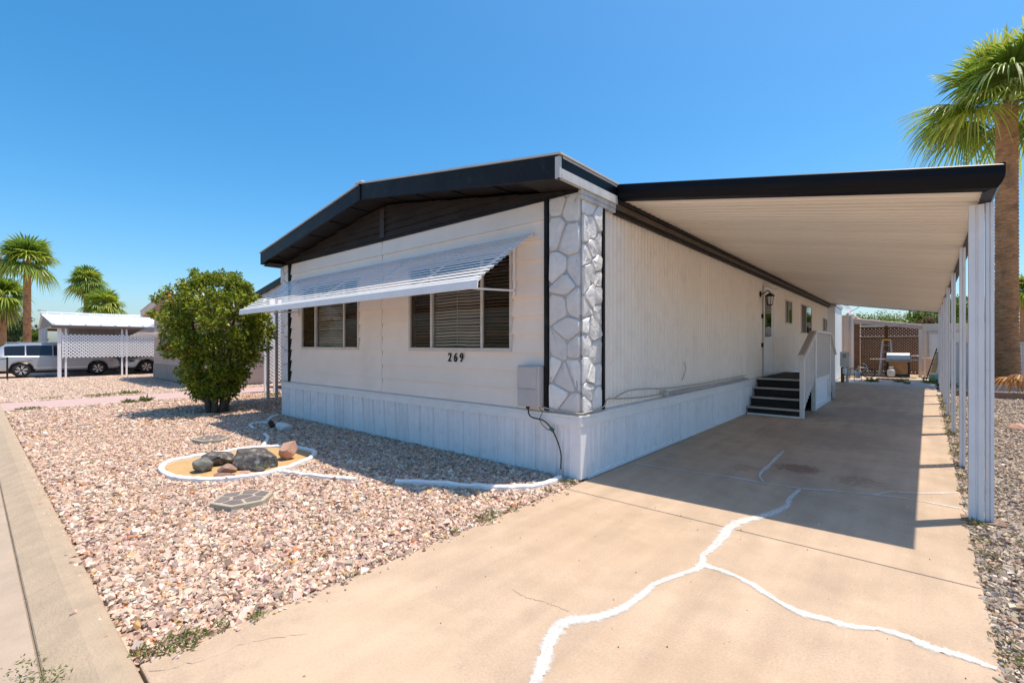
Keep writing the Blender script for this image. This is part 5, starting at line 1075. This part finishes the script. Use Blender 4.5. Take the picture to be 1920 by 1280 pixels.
pt = MB().lathe([(.10,0),(.13,.03),(.155,.1),(.155,.27),(.12,.36),(.04,.39),(.04,.42),(.09,.42),(.09,.48),(.07,.48)], 16, (2.0,23.82,0)).build('propane_tank', mat('tank_cream', (.46, .43, .39), .45), None, True); tag(pt, 'cream propane tank standing at the foot of the barbecue grill', 'gas tank')
ld = thing('step_ladder', 'aluminium step ladder with yellow top behind the barbecue grill', 'ladder', (1.75, 25.2, 0)); lad = mat('ladder_pink', (.60, .5, .48), .4, .1)
for s in (-1, 1):
    MB().beam((1.79+s*.28,24.75,0), (1.79+s*.15,25.15,1.72), .06, .03).build('rail', lad, ld); MB().beam((1.79+s*.26,25.6,0), (1.79+s*.15,25.2,1.72), .04, .03).build('rear_leg', lad, ld)
for k in range(5): tt = .14+.18*k; MB().beam((1.79-(.28-.13*tt),24.75+.4*tt,1.72*tt), (1.79+(.28-.13*tt),24.75+.4*tt,1.72*tt), .09, .03).build('step', steel, ld)
MB().box(1.62, 1.96, 25.08, 25.26, 1.72, 1.79).build('top_cap', mat('ladder_yellow', (.75, .42, .03), .5), ld, bevel=.01)
mt = thing('meter_pedestal', 'pale electric meter box on a post beyond the stairs', 'meter box', (.72, 18.7, 0)); MB().box(.54, .86, 18.6, 18.78, .62, 1.22).build('box', mat('meter_grey', (.66, .66, .63), .5), mt, bevel=.012); MB().box(.63, .75, 18.585, 18.6, .98, 1.14).build('meter_window', mat('meter_glass', (.3, .36, .33), .2), mt)
MB().box(.72, .82, 18.64, 18.74, -.05, .62).build('post', gray_box, mt); MB().box(.56, .68, 18.66, 18.76, -.05, .6).build('timber', wood, mt); MB().lathe([(.06,0),(.07,.05),(.07,.2),(.05,.24)], 12, (.70,18.58,.33)).build('valve_cover', trim_w, mt)
bk = thing('bucket', 'small pale blue bucket on the dirt by the meter box', 'bucket', (1.02, 20.0, 0)); MB().lathe([(.085,.1),(.115,.36),(.125,.36),(.125,.385),(.11,.385),(.08,.12)], 16, (1.02,20.0,0)).build('pail', mat('pail_blue', (.55, .62, .72), .5), bk, True)
for s in (-1, 1): MB().box(1.02+s*.12-.01, 1.02+s*.12+.01, 19.99, 20.01, -.03, .3).build('stand_leg', rubber, bk)
gp_ = MB().lathe([(.11,0),(.15,.04),(.16,.26),(.17,.33),(.15,.33),(.13,.28)], 16, (3.42,20.9,-.02)).build('plant_pot', mat('pot_green', (.28, .42, .30), .6), None, True); tag(gp_, 'pale green plant pot at the far end of the posts', 'pot')
hc = thing('hand_cart', 'leaning hand cart with orange and blue boards near the wall', 'hand cart', (3.5, 22, 0))
for s in (0, .34): MB().tube([(3.2+s,21.6,.05),(3.55+s,22.3,1.35)], .02, 8).build('rail', rubber, hc)
for tt in (.15, .5, .85): MB().tube([(3.2+.35*tt,21.6+.7*tt,.05+1.3*tt),(3.54+.35*tt,21.6+.7*tt,.05+1.3*tt)], .015, 6).build('rung', rubber, hc)
MB().beam((3.42,21.75,.35), (3.62,22.2,1.2), .16, .03).build('orange_board', mat('board_orange', (.55, .3, .12), .7), hc); MB().beam((3.62,21.75,.25), (3.78,22.1,.85), .1, .04).build('blue_board', mat('board_blue', (.12, .2, .4), .5), hc); MB().box(3.05, 3.7, 21.5, 21.9, .1, .14).build('deck', wood, hc)
for s in (3.1, 3.6): MB().lathe([(.08,0),(.08,.05)], 12, (s,21.6,.08), 'x').build('wheel', rubber, hc)
for k in range(7):
    b = MB().box(1.55+.16*k, 1.70+.16*k, 21.75, 21.87, -.03, .045).build('edging_brick', mat('edge_brick', (.45, .22, .17), .8, .15, 8, .3, rnd=.2), None, bevel=.006); tag(b, ['leftmost', 'second', 'third', 'fourth', 'fifth', 'sixth', 'rightmost'][k]+' dull red edging brick from the left in the row before the barbecue grill' if 0 < k < 6 else ['leftmost', 'rightmost'][k > 3]+' dull red edging brick in the row before the barbecue grill', 'brick', 'row of red edging bricks')
jk = thing('bicycle', 'old bicycle lying among clutter beside the meter box', 'bicycle', (.98, 21.5, 0))
for cx_ in (.75, 1.3): MB().tube([(cx_+.22*math.cos(a), 21.5+.1*math.sin(a*1), .25+.2*math.sin(a)) for a in np.linspace(0, 6.283, 20)], .018, 6).build('wheel', rubber, jk)
for p, q in (((.75,21.5,.25),(.95,21.5,.5)), ((.95,21.5,.5),(1.25,21.5,.48)), ((1.3,21.5,.25),(1.22,21.5,.6)), ((.98,21.5,.22),(1.25,21.5,.48)), ((.98,21.5,.22),(.92,21.5,.6))): MB().tube([p, q], .016, 6).build('frame', steel, jk)
MB().box(.84, 1.0, 21.46, 21.54, .6, .64).build('saddle', rubber, jk); MB().tube([(1.1,21.35,.66),(1.22,21.5,.62),(1.1,21.65,.66)], .014, 6).build('handlebar', steel, jk)
wb = thing('white_shed', 'pale shed with dark doorway between lattice patio and tree', 'shed', (3.6, 28.5, 0)); MB().box(3.35, 4.6, 28, 30, 0, 2.15).build('wall', mat('shed_pale', (.6, .62, .62), .6), wb); MB().box(3.2, 4.75, 27.9, 30.1, 2.16, 2.26).build('roof', gray_box, wb); MB().box(3.42, 3.85, 27.98, 27.995, .9, 2.05).build('door_panel', mat('panel_pale', (.66, .7, .7), .5), wb); MB().box(3.36, 3.41, 27.97, 27.99, 0, 2.1).build('door_frame', gray_box, wb)
bx_ = MB(); bx_.prism([(3.18,.0),(3.62,.0),(3.68,.78),(3.12,.78)], lambda u, v, a: (u, a, v), 26.4, 26.8); bx_.box(3.08, 3.72, 26.36, 26.84, .78, .84); o = bx_.build('storage_bin', mat('bin_tan', (.55, .42, .33), .7), None); tag(o, 'tan storage bin in front of the pale shed', 'bin')
# white boundary wall
bw = thing('boundary_wall', 'white paneled boundary wall behind the palm trunk', 'wall', (8, 23.4, 0)); ww = mat('wall_white', (.72, .66, .61), .6, .06, 2, rnd=.04)
x = 3.75
while x < 16: MB().box(x, x+1.19, 23.35, 23.45, -.05, 1.55).build('wall_panel', ww, bw, bevel=.006); x += 1.2
MB().box(3.70, 16, 23.30, 23.50, 1.552, 1.62).build('wall_cap', ww, bw)
te = MB().box(3.72, 7.6, 15.05, 15.2, -.05, .13).build('timber_edge', mat('old_timber', (.20, .14, .11), .9, .3, 6), None, bevel=.01); tag(te, 'low weathered timber edging the palm bed', 'timber')
sheet('palm_bed', 3.72, 9, 15.2, 23.3, -.02, mat('bed_dirt', (.33, .25, .19), .95, .3, 5, .6, 40, stain=((.5, .42, .36), 22, .5, .6, .6)))
# dead palm fronds on the ground
df = thing('dead_fronds', 'heap of dry orange brown palm fronds on the timber edge', 'dead fronds', (5.25, 15.9, 0)); r = np.random.default_rng(9)
for i, (bx, by, hx, hy, hz, q) in enumerate(((5.7,16.3,4.75,15.4,.55,.1), (5.9,16.2,4.95,15.3,.75,.12), (6.1,16.4,5.1,15.7,.6,.1), (6.2,16.2,5.3,15.3,.5,.1))):
    V = []; F = []; T = []; p0 = np.array([bx,by,.25]); p1 = np.array([hx,hy,hz*.6]); d = p1-p0; L_ = np.linalg.norm(d); d = d/L_+np.array([0,0,.25])
    fan(V, F, T, p0, d, np.array([0,0,1.]), L_*.75, .62, 16, .95, [(.50,.26,.08),(.42,.2,.06),(.55,.32,.12),(.4,.22,.08)][i], r, span=1.1, secs=4)
    T = [(.42,.22,.08) if abs(t_[0]-.17) < .001 else t_ for t_ in T]
    me = bpy.data.meshes.new('frond'); me.from_pydata([(p[0], p[1], max(p[2], .01)) for p in V], [], F); a = me.attributes.new('tone', 'FLOAT_COLOR', 'POINT'); a.data.foreach_set('color', np.c_[np.array(T), np.ones(len(T))].astype(np.float32).ravel()); me.update(); _pl('frond', me, palm_leaf, df)
rock('rock', 'flat pinkish stone on the pebbles at the right edge', 4.27, 7.8, 0, .16, .12, .06, .3, pk, 61)
rh = thing('far_home', 'distant white home with dark window past the palm trunk', 'house', (14, 42, 0)); MB().box(9.5, 18, 40, 46, 0, 2.5).build('wall', ww, rh); MB().box(9.2, 18.3, 39.5, 46.3, 2.51, 2.75).build('roof', mat('roof_blue', (.5, .55, .6), .5), rh); MB().box(9.7, 10.8, 39.96, 39.99, .9, 2.1).build('window', car_glass, rh)
